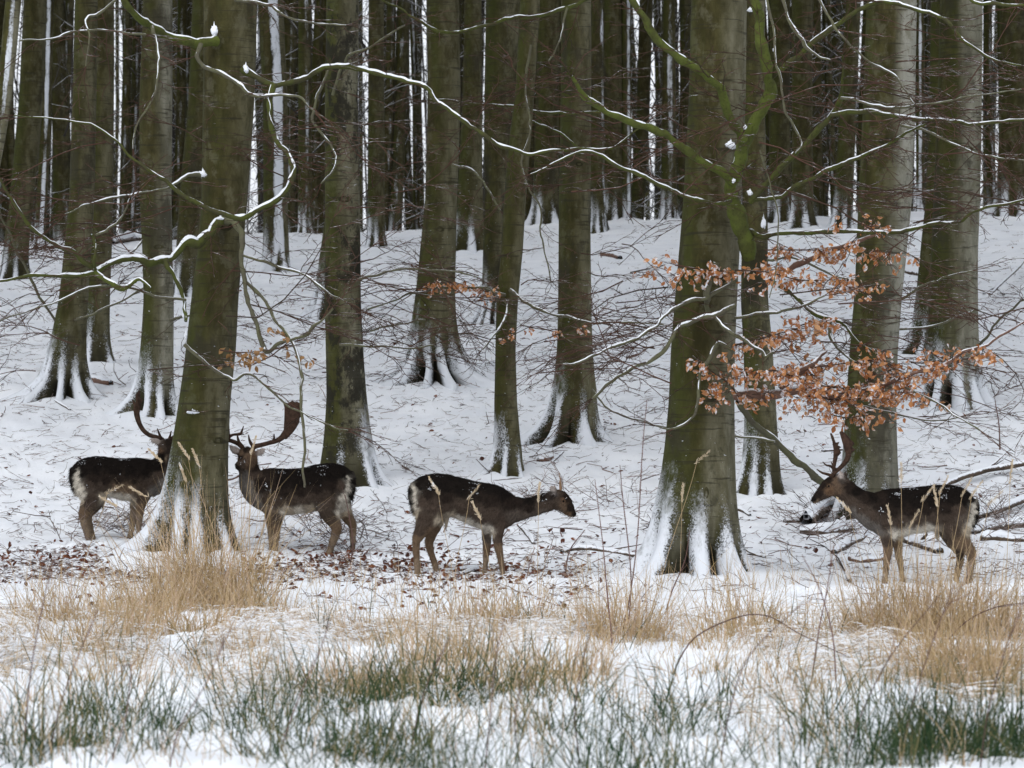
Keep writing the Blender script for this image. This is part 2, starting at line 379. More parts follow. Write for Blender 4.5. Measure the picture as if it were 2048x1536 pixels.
M['fartwig'] = mat_twig('far_twig', (0.035, 0.032, 0.028), (0.08, 0.072, 0.062), (0.35, 0.85), 3.0)
M['stem'] = mat_twig('red_stem', (0.075, 0.045, 0.040), (0.17, 0.10, 0.085), (1.15, 1.5), 11)
M['rush'] = mat_blade('rush', [(0, (0.014, 0.034, 0.014)), (0.55, (0.034, 0.066, 0.028)), (0.82, (0.095, 0.105, 0.045)), (1, (0.28, 0.22, 0.11))])
M['straw'] = mat_blade('straw', [(0, (0.22, 0.15, 0.07)), (0.4, (0.40, 0.29, 0.15)), (0.75, (0.52, 0.39, 0.24)), (1, (0.50, 0.36, 0.27))], (0.58, 0.72))
M['mat'] = mat_blade('straw_mat', [(0, (0.24, 0.18, 0.12)), (0.5, (0.44, 0.35, 0.25)), (1, (0.60, 0.52, 0.43))], (0.42, 0.56))
M['seed'] = mat_blade('seed_head', [(0, (0.48, 0.37, 0.23)), (1, (0.66, 0.56, 0.42))], (0.55, 0.7))
ORANGE = [(0.30, 0.11, 0.042), (0.46, 0.20, 0.075), (0.54, 0.26, 0.11), (0.38, 0.15, 0.057), (0.60, 0.35, 0.18)]
TAN = [(0.27, 0.15, 0.06), (0.38, 0.23, 0.11), (0.30, 0.16, 0.07)]
M['leaf_o'] = mat_leaf('orange_leaf', True, ORANGE); M['leaf_s'] = mat_leaf('orange_leaf_mass', False, ORANGE)
M['leaf_t'] = mat_leaf('tan_leaf', True, TAN, (0.6, 0.68))
M['leaf_g'] = mat_leaf('ground_leaf', False, [(0.050, 0.018, 0.012), (0.095, 0.030, 0.018), (0.19, 0.065, 0.028), (0.070, 0.024, 0.015)], (0.54, 0.64))
M['deer'] = mat_deer()
M['antler'] = mat_plain('antler', (0.026, 0.0155, 0.011), (0.058, 0.034, 0.023), 30, 0.75)
M['spike'] = mat_plain('spike_antler', (0.16, 0.09, 0.05), (0.26, 0.17, 0.10), 30, 0.5)
M['eye'] = mat_plain('eye', (0.008, 0.006, 0.005), (0.012, 0.009, 0.007), 5, 0.12)

def mat_fur():
    T = NT('deer_fur'); T.p.inputs['Specular IOR Level'].default_value = 0.05
    return T.done(T.attr('col', out='Color'), 0.95)
M['fur'] = mat_fur()
# ------------------------------------------------------------------ the snow ground (one sheet to the horizon)
# ------------------------------------------------------------------ trees
BANKS = []
class Tree:
    def __init__(s, e, D, origin): s.e = e; s.D = D; s.o = np.asarray(origin); s.src = []
def interp_ext(x, xs, ys):
    xs = np.asarray(xs, float); ys = np.asarray(ys, float); x = np.asarray(x, float)
    out = np.interp(x, xs, ys)
    if len(xs) > 1:
        sl = (ys[1] - ys[0]) / (xs[1] - xs[0]); out = np.where(x < xs[0], ys[0] + np.clip(sl, -0.06, 0.06) * (x - xs[0]), out)
    return out
def make_tree(name, label, rows, base, group=None, cat='tree', D=None, flare=1.0, nroot=6, seed=0, top=15.0, seg=48, wind=0.0, winddir=0.0, grey=0.5, black=0.0, snow=1.0, bulge=0.03, roots=None, bank=1.0, cuts=(), foot=-1.0):
    bx, by = base
    if D is None: D = groundY(bx, by)
    X0 = (bx - CX) / FPX * D; z0 = float(gz(X0, D)); org = np.array([X0, D, z0])
    rng = np.random.RandomState(seed + 100)
    rows = sorted(rows); pys = [r[0] for r in rows]; cs = [(r[1] + r[2]) / 2 for r in rows]; rs = [(r[2] - r[1]) / 2 for r in rows]
    if pys[-1] < by - 5: pys.append(by); cs.append(bx); rs.append(rs[-1] * 1.04)
    near = seg >= 40
    zs = np.concatenate([np.linspace(z0 - 0.55, z0 + 1.0, 30 if near else 12), np.linspace(z0 + 1.08, z0 + 3.2, 22 if near else 8), np.linspace(z0 + 3.4, z0 + top, 26 if near else 12)])
    py = HY - (zs - CAMZ) * FPX / D
    c = interp_ext(py, pys, cs); r = interp_ext(py, pys, rs)
    hh = zs - z0
    over = np.clip((zs - (CAMZ + HY / FPX * D)) / 12.0, 0, 1); r = np.maximum(r * (1 - 0.45 * over), 1.0)
    r = r / FPX * D; cxw = (c - CX) / FPX * D
    th = np.linspace(0, 2 * math.pi, seg, endpoint=False)
    if roots is None:
        ra = np.sort(np.linspace(0, 2 * math.pi, nroot, endpoint=False) + rng.uniform(-.35, .35, nroot) + rng.uniform(0, 6)); rl = rng.uniform(0.5, 1.25, nroot)
    else:
        ra = np.array([R(a) for a, _ in roots]); rl = np.array([l for _, l in roots])
    lob = np.zeros(seg); rid = np.zeros(seg)
    for a, l in zip(ra, rl):
        d = (th - a + math.pi) % (2 * math.pi) - math.pi
        lob += l * np.exp(-(d / 0.23) ** 2); rid = np.maximum(rid, np.exp(-(d / 0.34) ** 2))
    rb = float(np.interp(by - 60, pys, rs)) / FPX * D
    H, TH = np.meshgrid(np.clip(hh, -0.12, None), th, indexing='ij')
    rr = np.repeat(r[:, None], seg, 1)
    k = rb / 0.28
    fl = flare * rb * (0.20 * np.exp(-H / (0.5 * k)) + lob[None, :] * (0.95 * np.exp(-np.maximum(H + 0.06, 0) / (0.17 * k)) + 0.42 * np.exp(-H / (0.45 * k))))
    hol = np.zeros_like(H); rid2 = np.zeros(seg)
    for a in ra: rid2 = np.maximum(rid2, np.exp(-(((th - a + math.pi) % (2 * math.pi) - math.pi) / 0.21) ** 2))
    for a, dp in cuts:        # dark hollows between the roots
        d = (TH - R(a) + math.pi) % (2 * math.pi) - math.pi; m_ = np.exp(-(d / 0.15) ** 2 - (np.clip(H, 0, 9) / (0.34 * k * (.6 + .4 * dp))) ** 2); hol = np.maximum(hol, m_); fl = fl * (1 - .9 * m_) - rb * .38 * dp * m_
    ct, st = np.cos(TH), np.sin(TH)
    nz = fbm(ct * 1.1 + seed * 3.7, H * 0.7 + st * 1.1, seed, 3) * 2 * bulge + 0.5 * bulge * fbm(TH * 0 + ct * 3.1 + 9, H * 3 + st * 3.1, seed + 5, 3)
    flu = 0.035 * np.cos(3 * TH + seed) * (0.5 + 0.5 * np.sin(H * 0.35 + seed)) * (1 + 2 * np.exp(-H / 0.8))
    rr = rr * (1 + nz + flu * 0.6) + fl
    Xv = cxw[:, None] + rr * ct; Yv = D + rr * st; Zv = np.repeat(zs[:, None], seg, 1)
    hl = Zv - gz(Xv, Yv)
    V = np.stack([Xv - org[0], Yv - org[1], Zv - org[2]], -1).reshape(-1, 3)
    i = np.arange(len(zs) - 1)[:, None] * seg; j = np.arange(seg)[None, :]; k2 = (j + 1) % seg
    F = np.stack([i + j, i + k2, i + seg + k2, i + seg + j], -1).reshape(-1, 4)
    e = empty(name, org, label, cat, group)
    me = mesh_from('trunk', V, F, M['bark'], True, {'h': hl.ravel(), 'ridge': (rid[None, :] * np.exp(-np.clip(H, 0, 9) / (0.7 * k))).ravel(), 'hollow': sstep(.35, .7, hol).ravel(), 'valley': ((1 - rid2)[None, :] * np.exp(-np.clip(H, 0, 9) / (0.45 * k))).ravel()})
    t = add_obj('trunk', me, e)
    t['wind'] = float(wind); t['winddir'] = float(winddir); t['grey'] = float(grey); t['black'] = float(black); t['snow'] = float(snow); t['foot'] = float(foot)
    if D < 84: BANKS.append((X0, D, rb, bank))
    T = Tree(e, D, org); T.cx = lambda q: float(interp_ext(q, pys, cs)); T.rr = rb
    return T

def snow_ridge(pts, rad, amount, rng):
    """heap of snow lying along the upper side of a limb"""
    n = len(pts); t = np.gradient(pts, axis=0); t /= np.linalg.norm(t, axis=1, keepdims=True) + 1e-9
    flat = np.sqrt(np.clip(1 - t[:, 2] ** 2, 0, 1))
    side = np.cross(t, [0, 0, 1.0]); side /= np.linalg.norm(side, axis=1, keepdims=True) + 1e-6
    up = np.cross(side, t)
    s = np.cumsum(np.r_[0, np.linalg.norm(np.diff(pts, axis=0), axis=1)])
    var = 0.25 + 1.4 * vn(s * 13.0, s * 0 + rng.uniform(0, 99), 3) 
    env = np.sin(np.clip(np.linspace(0.02, 0.98, n), 0, 1) * math.pi) ** 0.35
    gap = sstep(.36, .52, .7 * vn(s * 3.1, s * 0 + rng.uniform(0, 99), 4) + .3 * vn(s * 17., s * 0 + rng.uniform(0, 99), 6) + .13 * amount)
    hgt = (0.26 * rad + 0.005) * amount * var * (0.15 + 0.85 * flat) * env * gap
    wid = rad * 0.84 * (0.25 + 0.75 * flat) * env * (.25 + .75 * gap) + 0.0005
    A = np.linspace(math.pi * 1.12, -math.pi * 0.12, 7)
    V = []
    for a in A:
        V.append(pts + side * (np.cos(a) * wid)[:, None] + up * (rad * (.30 + .22 * gap) + np.sin(a) * (hgt + rad * 0.42))[:, None])
    V = np.stack(V, 1).reshape(-1, 3); m = len(A)
    i = np.arange(n - 1)[:, None] * m; j = np.arange(m)[None, :]; k = (j + 1) % m
    return V, np.stack([i + j, i + m + j, i + m + k, i + k], -1).reshape(-1, 4)

def limb(T, P, D0=None, D1=None, mat='limb', snow=1.0, name='branch', twigs=True, wob=0.012, sides=8, fat=1.0):
    """P: (column, row, half width) in photo pixels, running out from the trunk while the distance goes D0 -> D1"""
    seed = int(abs(P[0][0] * 13 + P[0][1] * 7 + P[-1][0])) % 9999; rng = np.random.RandomState(seed)
    D0 = T.D - T.rr if D0 is None else T.D + D0
    D1 = D0 - 0.6 if D1 is None else T.D + D1
    S = spline(np.array([(p[0], p[1], p[2]) for p in P], float), 7)
    tt = np.linspace(0, 1, len(S)); Y = D0 + (D1 - D0) * tt + 0.10 * np.sin(tt * rng.uniform(4, 8) + rng.uniform(0, 6)) * tt
    pts = np.stack([(S[:, 0] - CX) / FPX * Y, Y, CAMZ + (HY - S[:, 1]) / FPX * Y], -1)
    s = np.cumsum(np.r_[0, np.linalg.norm(np.diff(pts, axis=0), axis=1)])
    for ax in (0, 1, 2):
        pts[:, ax] += (wob * 7.0 * fbm(s * 3.6, s * 0 + seed + ax * 7.7, 11, 3) + 1.5 * np.minimum(S[:, 2], 4) / FPX * Y * fbm(s * 13.0, s * 0 + seed + ax * 3.3, 12, 2)) * np.clip(tt * 8, 0, 1)
    rad = np.maximum(S[:, 2] * .88 * fat, 0.5) / FPX * Y * (1 + 0.75 * fbm(s * 11, s * 0 + seed, 17, 3))
    tb = Tubes(); tb.add(pts, rad, sides, rng.uniform())
    o = tb.build(name, M[mat], T.e, T.o)
    if snow > 0:
        V, F = snow_ridge(pts, rad, snow * .58, rng)
        add_obj('snow_cap', mesh_from('snow_cap', V - T.o, F, M['snow']), o)
    if twigs: T.src.append((pts, rad))
    return pts, rad

def spray(tb, p, d, L, r, rng, lev, leaves=None, droop=0.06, lean=0.0, sub=1.0):
    n = 5 if lev == 0 else 4
    d = d / (np.linalg.norm(d) + 1e-9); pts = [p]; q = p.copy(); cur = d.copy()
    up = np.array([0, 0, 1.0])
    for k in range(n - 1):
        zig = np.array([cur[1], -cur[0], 0.]) / (math.hypot(cur[0], cur[1]) + 1e-6)
        cur = cur + zig * rng.uniform(-.5, .5) + up * (rng.uniform(-.26, .26) - droop); cur /= math.sqrt(cur @ cur)
        q = q + cur * L / (n - 1); pts.append(q.copy())
    pts = np.array(pts); tb.add(pts, np.linspace(r, max(r * 0.45, 0.0018), n), 3, rng.uniform())
    if leaves is not None and lev >= 1:
        for k in range(1, n):
            if rng.uniform() < 0.9: leaves.append(pts[k] + rng.uniform(-.035, .035, 3))
    if lev < 2:
        m = int(max(1, L / (0.10 if lev == 0 else 0.075) * sub))
        for k in range(m):
            f = (k + 0.6) / (m + 0.3) * (n - 1); i = int(min(f, n - 2)); w = f - i
            b = pts[i] * (1 - w) + pts[i + 1] * w; tdir = pts[i + 1] - pts[i]; tdir /= np.linalg.norm(tdir) + 1e-9
            sd = np.array([tdir[1], -tdir[0], 0.]) / (math.hypot(tdir[0], tdir[1]) + 1e-6)
            sg = 1 if k % 2 else -1
            dd = tdir * rng.uniform(.6, 1.0) + sd * sg * rng.uniform(.5, 1.0) + up * rng.uniform(-.25, .30)
            LL = L * rng.uniform(.22, .5) * (1 - 0.45 * f / n)
            if LL > 0.03: spray(tb, b, dd, LL, r * 0.74, rng, lev + 1, leaves, droop, 0, sub)
def finish_twigs(T, per_m=5.0, L=(0.35, 0.9), seed=1, droop=0.05, fine=0.85):
    rng = np.random.RandomState(seed); tb = Tubes()
    for pts, rad in T.src:
        s = np.cumsum(np.r_[0, np.linalg.norm(np.diff(pts, axis=0), axis=1)])
        for x in np.arange(0.18, s[-1], 1.0 / per_m):
            x = min(s[-1] - 1e-3, x + rng.uniform(-.08, .08)); k = int(np.clip(np.searchsorted(s, x) - 1, 0, len(pts) - 2))
            w = (x - s[k]) / (s[k + 1] - s[k] + 1e-9); p = pts[k] * (1 - w) + pts[k + 1] * w
            t = pts[k + 1] - pts[k]; t /= np.linalg.norm(t) + 1e-9
            ph = rng.uniform(0, 2 * math.pi)
            d = np.array([math.cos(ph), math.sin(ph), rng.uniform(-.35, .45)]) + t * 0.7
            spray(tb, p, d, rng.uniform(*L) * (0.6 + 0.4 * rng.uniform()), rng.uniform(.0040, .0064), rng, 0, None, droop, sub=fine)
        # the limb's own end runs out into twigs
        t = pts[-1] - pts[-3]
        for _ in range(3): spray(tb, pts[-1], t / (np.linalg.norm(t) + 1e-9) + rng.uniform(-.5, .5, 3) * np.array([1, 1, .5]), rng.uniform(.3, .7), 0.0045, rng, 0, None, droop)
    o = tb.build('twigs', M['twig'], T.e, T.o)
    if o: o['kind'] = 'stuff'

# leaves -----------------------------------------------------------
def leaf_mesh(name, mat, seed):
    rng = np.random.RandomState(seed); L = 0.072; W = 0.022
    st = [(0, 0.04), (0.25, 0.8), (0.5, 1.0), (0.78, 0.62), (1, 0.02)]
    V = []; c1 = rng.uniform(-.6, .6); c2 = rng.uniform(.25, .8)
    for t, w in st:
        y = rng.uniform(-.002, .002) + 0.018 * c1 * math.sin(t * 2.6)
        V += [(-W * w, y + W * w * c2, -t * L), (0, y, -t * L), (W * w, y + W * w * c2, -t * L)]
    F = []
    for k in range(len(st) - 1):
        a = 3 * k; F += [(a, a + 1, a + 4, a + 3), (a + 1, a + 2, a + 5, a + 4)]
    return np.array(V), np.array(F)
def euler(rx, ry, rz):
    cx, sx, cy, sy, cz, sz = math.cos(rx), math.sin(rx), math.cos(ry), math.sin(ry), math.cos(rz), math.sin(rz)
    return np.array([[cz*cy, cz*sy*sx - sz*cx, cz*sy*cx + sz*sx], [sz*cy, sz*sy*sx + cz*cx, sz*sy*cx - cz*sx], [-sy, cy*sx, cy*cx]])
def place_leaves(T, pts, matobj, matstuff, limit, rng, size=(0.75, 1.2), hang=0.75):
    lm = [leaf_mesh('leaf', None, k) for k in range(4)]
    meshes = [mesh_from('leaf', v, f, M[matobj]) for v, f in lm]
    rng.shuffle(pts); SV, SF, SA, n = [], [], [], 0
    for k, p in enumerate(pts):
        e = (rng.normal(0, hang), rng.normal(0, hang), rng.uniform(0, 6.28)); s = rng.uniform(*size)
        if k < limit:
            o = bpy.data.objects.new('leaf', meshes[k % 4]); COL.objects.link(o); o.parent = T.e
            o.location = tuple(p - T.o); o.rotation_euler = e; o.scale = (s, s, s)
        else:
            v, f = lm[k % 4]; v = (v * s) @ euler(*e).T + p - T.o
            SV.append(v); SF.append(f + n); SA.append(np.full(len(v), rng.uniform())); n += len(v)
    if SV:
        o = add_obj('leaf_mass', mesh_from('leaf_mass', np.concatenate(SV), np.concatenate(SF), M[matstuff], True, {'rnd': np.concatenate(SA)}), T.e); o['kind'] = 'stuff'

def leafy(T, P, D0, D1, per_m, L, tb, leaves, rng, droop=0.05, up=0.2):
    S = spline(np.array(P, float), 6); Y = np.linspace(T.D + D0, T.D + D1, len(S))
    pts = np.stack([(S[:, 0] - CX) / FPX * Y, Y, CAMZ + (HY - S[:, 1]) / FPX * Y], -1)
    tb.add(pts, np.linspace(.007, .003, len(pts)), 4, rng.uniform())
    s = np.cumsum(np.r_[0, np.linalg.norm(np.diff(pts, axis=0), axis=1)])
    for x in np.arange(0.03, s[-1], 0.6 / per_m):
        k = int(np.clip(np.searchsorted(s, x) - 1, 0, len(pts) - 2)); p = pts[k] + (pts[k+1] - pts[k]) * rng.uniform()
        t = pts[k + 1] - pts[k]; t /= np.linalg.norm(t); ph = rng.uniform(0, 6.28)
        d = np.array([math.cos(ph), math.sin(ph), rng.uniform(-.35, .35)]) + t * 0.5
        spray(tb, p, d, rng.uniform(*L) * 1.25, .0035, rng, 1, leaves, droop)

# ---- nearest trees
T1 = make_tree('beech_tree', 'thick mossy beech at front left that hides the head of the leftmost buck', 
    [(0, 408, 514), (200, 407, 509), (400, 404, 495), (500, 396, 485), (600, 383, 477), (700, 372, 472), (800, 360, 461), (900, 348, 456), (1000, 340, 452)],
    (398, 1112), seed=3, seg=64, grey=0.55, snow=1.25, roots=[(188, 2.3), (240, .5), (275, .7), (320, .55), (20, .5), (110, .8)], flare=1.0)
T10 = make_tree('beech_tree', 'thickest front beech right of centre with snow-plastered roots and mossy forked limb',
    [(0, 1382, 1494), (200, 1378, 1492), (400, 1367, 1482), (500, 1359, 1480), (600, 1350, 1474), (700, 1342, 1469), (800, 1339, 1467), (900, 1332, 1466), (1000, 1322, 1465)],
    (1390, 1150), seed=11, seg=80, grey=0.95, snow=1.25, roots=[(192, 1.2), (222, .9), (277, .8), (312, .9), (345, .6), (60, .7), (130, .8)], flare=0.85, bank=.5, cuts=[(249, 1.1), (294, .7)])
T5 = make_tree('beech_tree', 'black-blotched beech behind the rump of the buck facing the camera',
    [(0, 653, 718), (200, 650, 716), (400, 650, 720), (600, 650, 722), (700, 653, 727), (800, 655, 733), (900, 652, 740)], (697, 975), seed=21, seg=56, grey=1.05, black=1.0, snow=1.0, roots=[(190, .5), (250, .3), (315, .8), (350, 1.3), (90, .7)], flare=0.85, foot=1.3)
T9 = make_tree('beech_tree', 'straight olive beech with split snowy foot standing above the young deer',
    [(0, 1121, 1181), (200, 1121, 1182), (400, 1117, 1180), (600, 1116, 1182), (700, 1115, 1184), (780, 1110, 1188)], (1140, 882), seed=31, seg=56, grey=0.85, snow=1.1, roots=[(192, 1.9), (232, .9), (300, 1.1), (345, 1.0), (90, .8)], flare=1.0, bank=.2, cuts=[(264, 1.2), (212, .7)])
T8B = make_tree('beech_tree', 'slender crooked beech rising from the snow just above the young deer\'s shoulders',
    [(0, 1040, 1080), (200, 1030, 1068), (300, 1015, 1060), (400, 1008, 1052), (500, 1002, 1046), (600, 993, 1036), (700, 991, 1031), (800, 989, 1034), (900, 989, 1042)], (1012, 950), seed=41, seg=48, grey=0.35, snow=1.2, roots=[(200, 1.4), (265, .5), (320, .6), (20, .6), (110, .7)], flare=0.9)
T7 = make_tree('beech_tree', 'stout beech left of centre standing on splayed snow-covered roots with dark hollow',
    [(0, 852, 918), (200, 855, 921), (400, 850, 913), (500, 840, 911), (600, 832, 906), (680, 826, 904)], (868, 757), seed=51, seg=80, grey=0.55, snow=1.3, roots=[(190, 2.1), (228, 1.7), (262, 1.1), (292, 1.4), (325, 1.9), (352, 2.2), (90, 1.0)], flare=1.0, bank=.0, cuts=[(246, .8), (277, 1.2), (308, .8)])
T11 = make_tree('beech_tree', 'grey smooth-barked beech directly behind the right-hand buck\'s neck',
    [(0, 1734, 1833), (200, 1726, 1830), (400, 1717, 1824), (500, 1714, 1814), (600, 1709, 1803), (700, 1700, 1795), (800, 1693, 1791), (900, 1688, 1792)], (1738, 1052), seed=61, seg=56, grey=1.65, snow=.9, roots=[(185, .9), (250, .4), (300, .5), (350, .4), (90, .6)], flare=0.7)
T10B = make_tree('beech_tree', 'dark narrow beech half hidden behind the thickest front trunk, orange leaves before it',
    [(0, 1490, 1530), (200, 1490, 1529), (400, 1485, 1535), (600, 1482, 1536), (700, 1487, 1545), (800, 1490, 1551), (900, 1488, 1556)], (1520, 992), seed=71, seg=48, grey=0.7, black=0.7, snow=1.0, roots=[(195, 1.0), (250, .6), (290, .6), (340, .7), (90, .7)], flare=0.75)
T12 = make_tree('beech_tree', 'broad olive-grey beech near the right edge with three snowy root hollows',
    [(0, 1880, 1965), (200, 1876, 1963), (400, 1866, 1959), (500, 1862, 1955), (600, 1860, 1954), (700, 1853, 1952), (760, 1850, 1951)], (1898, 808), seed=81, seg=56, grey=1.3, snow=1.45, roots=[(200, .8), (240, .7), (280, .6), (312, .8), (345, .8), (90, .6)], flare=0.85, bank=.3, cuts=[(222, .9), (260, 1.0), (328, 1.0)])
T12B = make_tree('beech_tree', 'dark beech stem close behind the broad right-edge beech, its foot bending left',
    [(0, 1862, 1900), (200, 1858, 1896), (400, 1851, 1890), (600, 1831, 1876), (680, 1821, 1868)], (1835, 712), seed=83, grey=0.2, snow=1.0, roots=[(190, 1.3), (270, .5), (330, .5), (90, .6)], flare=0.8)
T2 = make_tree('beech_tree', 'smooth beech above the antler of the leftmost buck',
    [(0, 287, 345), (200, 279, 345), (400, 280, 343), (500, 285, 345), (600, 288, 348), (700, 284, 347), (780, 279, 346)], (311, 830), seed=91, seg=56, grey=1.25, snow=1.3, roots=[(190, 2.4), (250, .6), (290, .7), (335, 1.0), (90, .6)], flare=0.8, bank=.4, cuts=[(228, .8), (312, .8)])
T3A = make_tree('beech_tree', 'leaning beech at left on a wide rooted foot, front one of an overlapping pair',
    [(0, 150, 195), (200, 145, 192), (400, 138, 188), (500, 128, 182), (600, 118, 175), (700, 101, 169)], (128, 790), seed=101, seg=56, grey=0.5, snow=1.25, roots=[(188, 1.9), (225, 1.4), (270, .8), (310, 1.0), (345, 1.3), (90, .6)], flare=0.95, bank=.3, cuts=[(248, .9), (290, .8)])
T3B = make_tree('beech_tree', 'leaning beech at left, rear one of an overlapping pair',
    [(0, 186, 228), (200, 183, 228), (400, 178, 226), (500, 174, 224), (600, 170, 220), (680, 165, 219)], (192, 733), seed=103, grey=0.55, snow=1.1, nroot=6, flare=0.8)
T1B = make_tree('beech_tree', 'dark beech showing along the left side of the thick front-left trunk',
    [(0, 384, 440), (200, 376, 430), (400, 358, 408), (500, 352, 402)], (372, 600), seed=107, grey=0.15, snow=1.0, flare=0.5)
T4 = make_tree('beech_tree', 'dark olive beech leaning right at the left edge',
    [(0, 48, 94), (200, 38, 86), (400, 20, 68), (500, 8, 58)], (28, 562), seed=109, grey=0.2, snow=0.9, flare=0.6)
T8A = make_tree('beech_tree', 'straight grey-brown beech with spreading roots behind the slender crooked one',
    [(0, 972, 1043), (200, 968, 1034), (400, 967, 1014), (500, 966, 1008), (580, 964, 1004)], (976, 648), seed=113, seg=56, grey=0.45, black=0.4, snow=1.4, roots=[(195, 1.8), (235, 1.2), (270, .9), (310, 1.0), (345, 1.8), (90, .6)], flare=0.9, bank=.1, cuts=[(216, .9), (290, .8)])
T5B = make_tree('beech_tree', 'beech hidden behind the black-blotched trunk with a snowy root showing left of it',
    [(0, 655, 715), (400, 655, 710), (520, 640, 700), (600, 634, 694)], (660, 640), seed=117, grey=0.4, snow=1.5, roots=[(188, 1.4), (230, .8), (300, .5), (90, .5)], flare=0.9)
T6 = make_tree('beech_tree', 'beech left of the black-blotched trunk with a broad band of blown snow up its side',
    [(0, 516, 566), (200, 525, 575), (400, 527, 575), (480, 527, 577)], (552, 547), seed=121, grey=0.5, snow=1.3, wind=1.1, winddir=0.3, flare=0.7)
T7B = make_tree('beech_tree', 'beech close behind the right side of the stout left-of-centre trunk',
    [(0, 929, 963), (200, 925, 964), (400, 915, 965), (460, 912, 966)], (940, 506), seed=127, grey=0.4, snow=1.5, flare=0.9)
TL = make_tree('beech_tree', 'thin frost-speckled trunk slanting out of the top left corner',
    [(-100, 24, 52), (0, 10, 42), (200, -6, 24), (400, -42, -12), (700, -110, -78)], (-150, 1050), D=32.5, seed=131, seg=40, grey=0.9, snow=1.0, wind=0.85, winddir=0.2, flare=0.5)

# ---- knots and old branch scars on the nearer trunks
def knot(T, px, py, w, h, seed):
    rng = np.random.RandomState(seed); c = T.cx(py); D = T.D
    e = T.e; trunk = [o for o in e.children if o.name.startswith('trunk')][0]
    co = np.zeros(len(trunk.data.vertices) * 3); trunk.data.vertices.foreach_get('co', co); co = co.reshape(-1, 3) + T.o
    tgt = at(px, py, D); d = (co[:, 0] - tgt[0]) ** 2 + (co[:, 2] - tgt[2]) ** 2 + np.where(co[:, 1] > D, 99, 0); i = np.argsort(d)[:3]; Ys = co[i, 1].mean()
    n = np.array([co[i, 0].mean() - (c - CX) / FPX * D, Ys - D, 0]); n /= np.linalg.norm(n); sd = np.array([-n[1], n[0], 0]); ctr = np.array([tgt[0], Ys, tgt[2]]); u = D / FPX
    V = []; m = 16; prof_ = [(1.5, -.006), (1.1, .004), (.85, .006), (.6, -.006), (.25, -.03)]
    for f, o in prof_:
        for a in np.linspace(0, 6.2832, m, endpoint=False):
            k = 1 + .25 * float(fbm(math.cos(a) * 1.5 + seed, math.sin(a) * 1.5, seed, 2)) * 2
            V.append(ctr + sd * math.cos(a) * w * u * f * k + np.array([0, 0, 1.]) * math.sin(a) * h * u * f * k + n * o)
    V.append(ctr - n * .03); F = [(r * m + j, r * m + (j + 1) % m, (r + 1) * m + (j + 1) % m, (r + 1) * m + j) for r in range(4) for j in range(m)] + [(4 * m + j, 4 * m + (j + 1) % m, len(V) - 1) for j in range(m)]
    add_obj('knot', mesh_from('knot', np.array(V) - T.o, F, M['knot']), e)
for a in [(T10, 1413, 224, 6, 7, 1), (T10, 1408, 985, 4, 9, 2), (T10, 1440, 560, 7, 6, 4), (T1, 455, 450, 10, 11, 5), (T1, 470, 262, 7, 5, 6), (T1, 440, 880, 8, 5, 7), (T11, 1770, 285, 12, 5, 8), (T12, 1925, 633, 11, 6, 9), (T7, 880, 460, 7, 4, 10), (T9, 1158, 330, 6, 4, 11), (T2, 320, 495, 7, 4, 12), (T5, 690, 400, 8, 5, 13), (T12, 1930, 300, 8, 4, 14), (T11, 1775, 760, 9, 4, 15)]: knot(*a)

# ---- trees along and beyond the crest
MIDF = [  # rows, base, wind, winddir, words
 ([(0, 737, 768), (400, 735, 769)], (752, 498), .35, .5, 'dark beech at the crest just right of the black-blotched trunk'),
 ([(0, 1076, 1119), (400, 1066, 1116)], (1092, 452), .3, .9, 'olive beech at the crest just left of the straight olive beech'),
 ([(0, 1180, 1206), (380, 1181, 1210)], (1200, 468), .7, .9, 'blackish crest beech just right of the straight olive beech'),
 ([(0, 1541, 1580), (400, 1538, 1582)], (1560, 447), .3, 1.2, 'dark beech at the crest right of the mossy forked limb'),
 ([(0, 1583, 1624), (400, 1584, 1626)], (1606, 456), .5, -1.1, 'dark beech at the crest whose snowy roots show above the orange leaves'),
 ([(0, 1692, 1722), (400, 1668, 1706)], (1682, 460), .6, 1.1, 'leaning beech at the crest left of the grey smooth-barked beech'),
 ([(0, 2000, 2060), (400, 1996, 2052)], (2024, 437), .2, -1.0, 'dark broad beech at the crest on the right edge'),
 ([(0, 1206, 1243), (400, 1208, 1246)], (1226, 438), .35, .2, 'broad dark beech at the crest in the middle of the gap right of centre'),
 ([(0, 1243, 1262), (400, 1242, 1263)], (1252, 434), .9, .5, 'slim beech at the crest with a white cone of snow at its foot'),
 ([(0, 1326, 1350), (400, 1322, 1354)], (1338, 432), .8, .1, 'snow-banded beech at the crest left of the thickest front trunk'),
 ([(0, 84, 108), (300, 78, 100), (450, 70, 92)], (80, 500), 1.0, .3, 'beech at the left with its foot wholly white with snow'),
 ([(0, 1834, 1848), (400, 1832, 1850)], (1842, 418), .9, -.2, 'thin beech at the crest between the two broad right-hand trunks'),
 ([(0, 596, 622), (400, 596, 624)], (612, 456), .7, .4, 'beech at the crest with snow-heaped roots left of the black-blotched trunk'),
]
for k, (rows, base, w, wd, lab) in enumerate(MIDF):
    make_tree('beech_tree', lab, rows, base, 'beeches along the crest of the slope', seed=200 + k, seg=28, wind=w, winddir=wd, grey=.0 + .25 * random.random(), snow=1.3, flare=.8, top=17)  # low grey: bark colour darkened for the weaker light at the crest
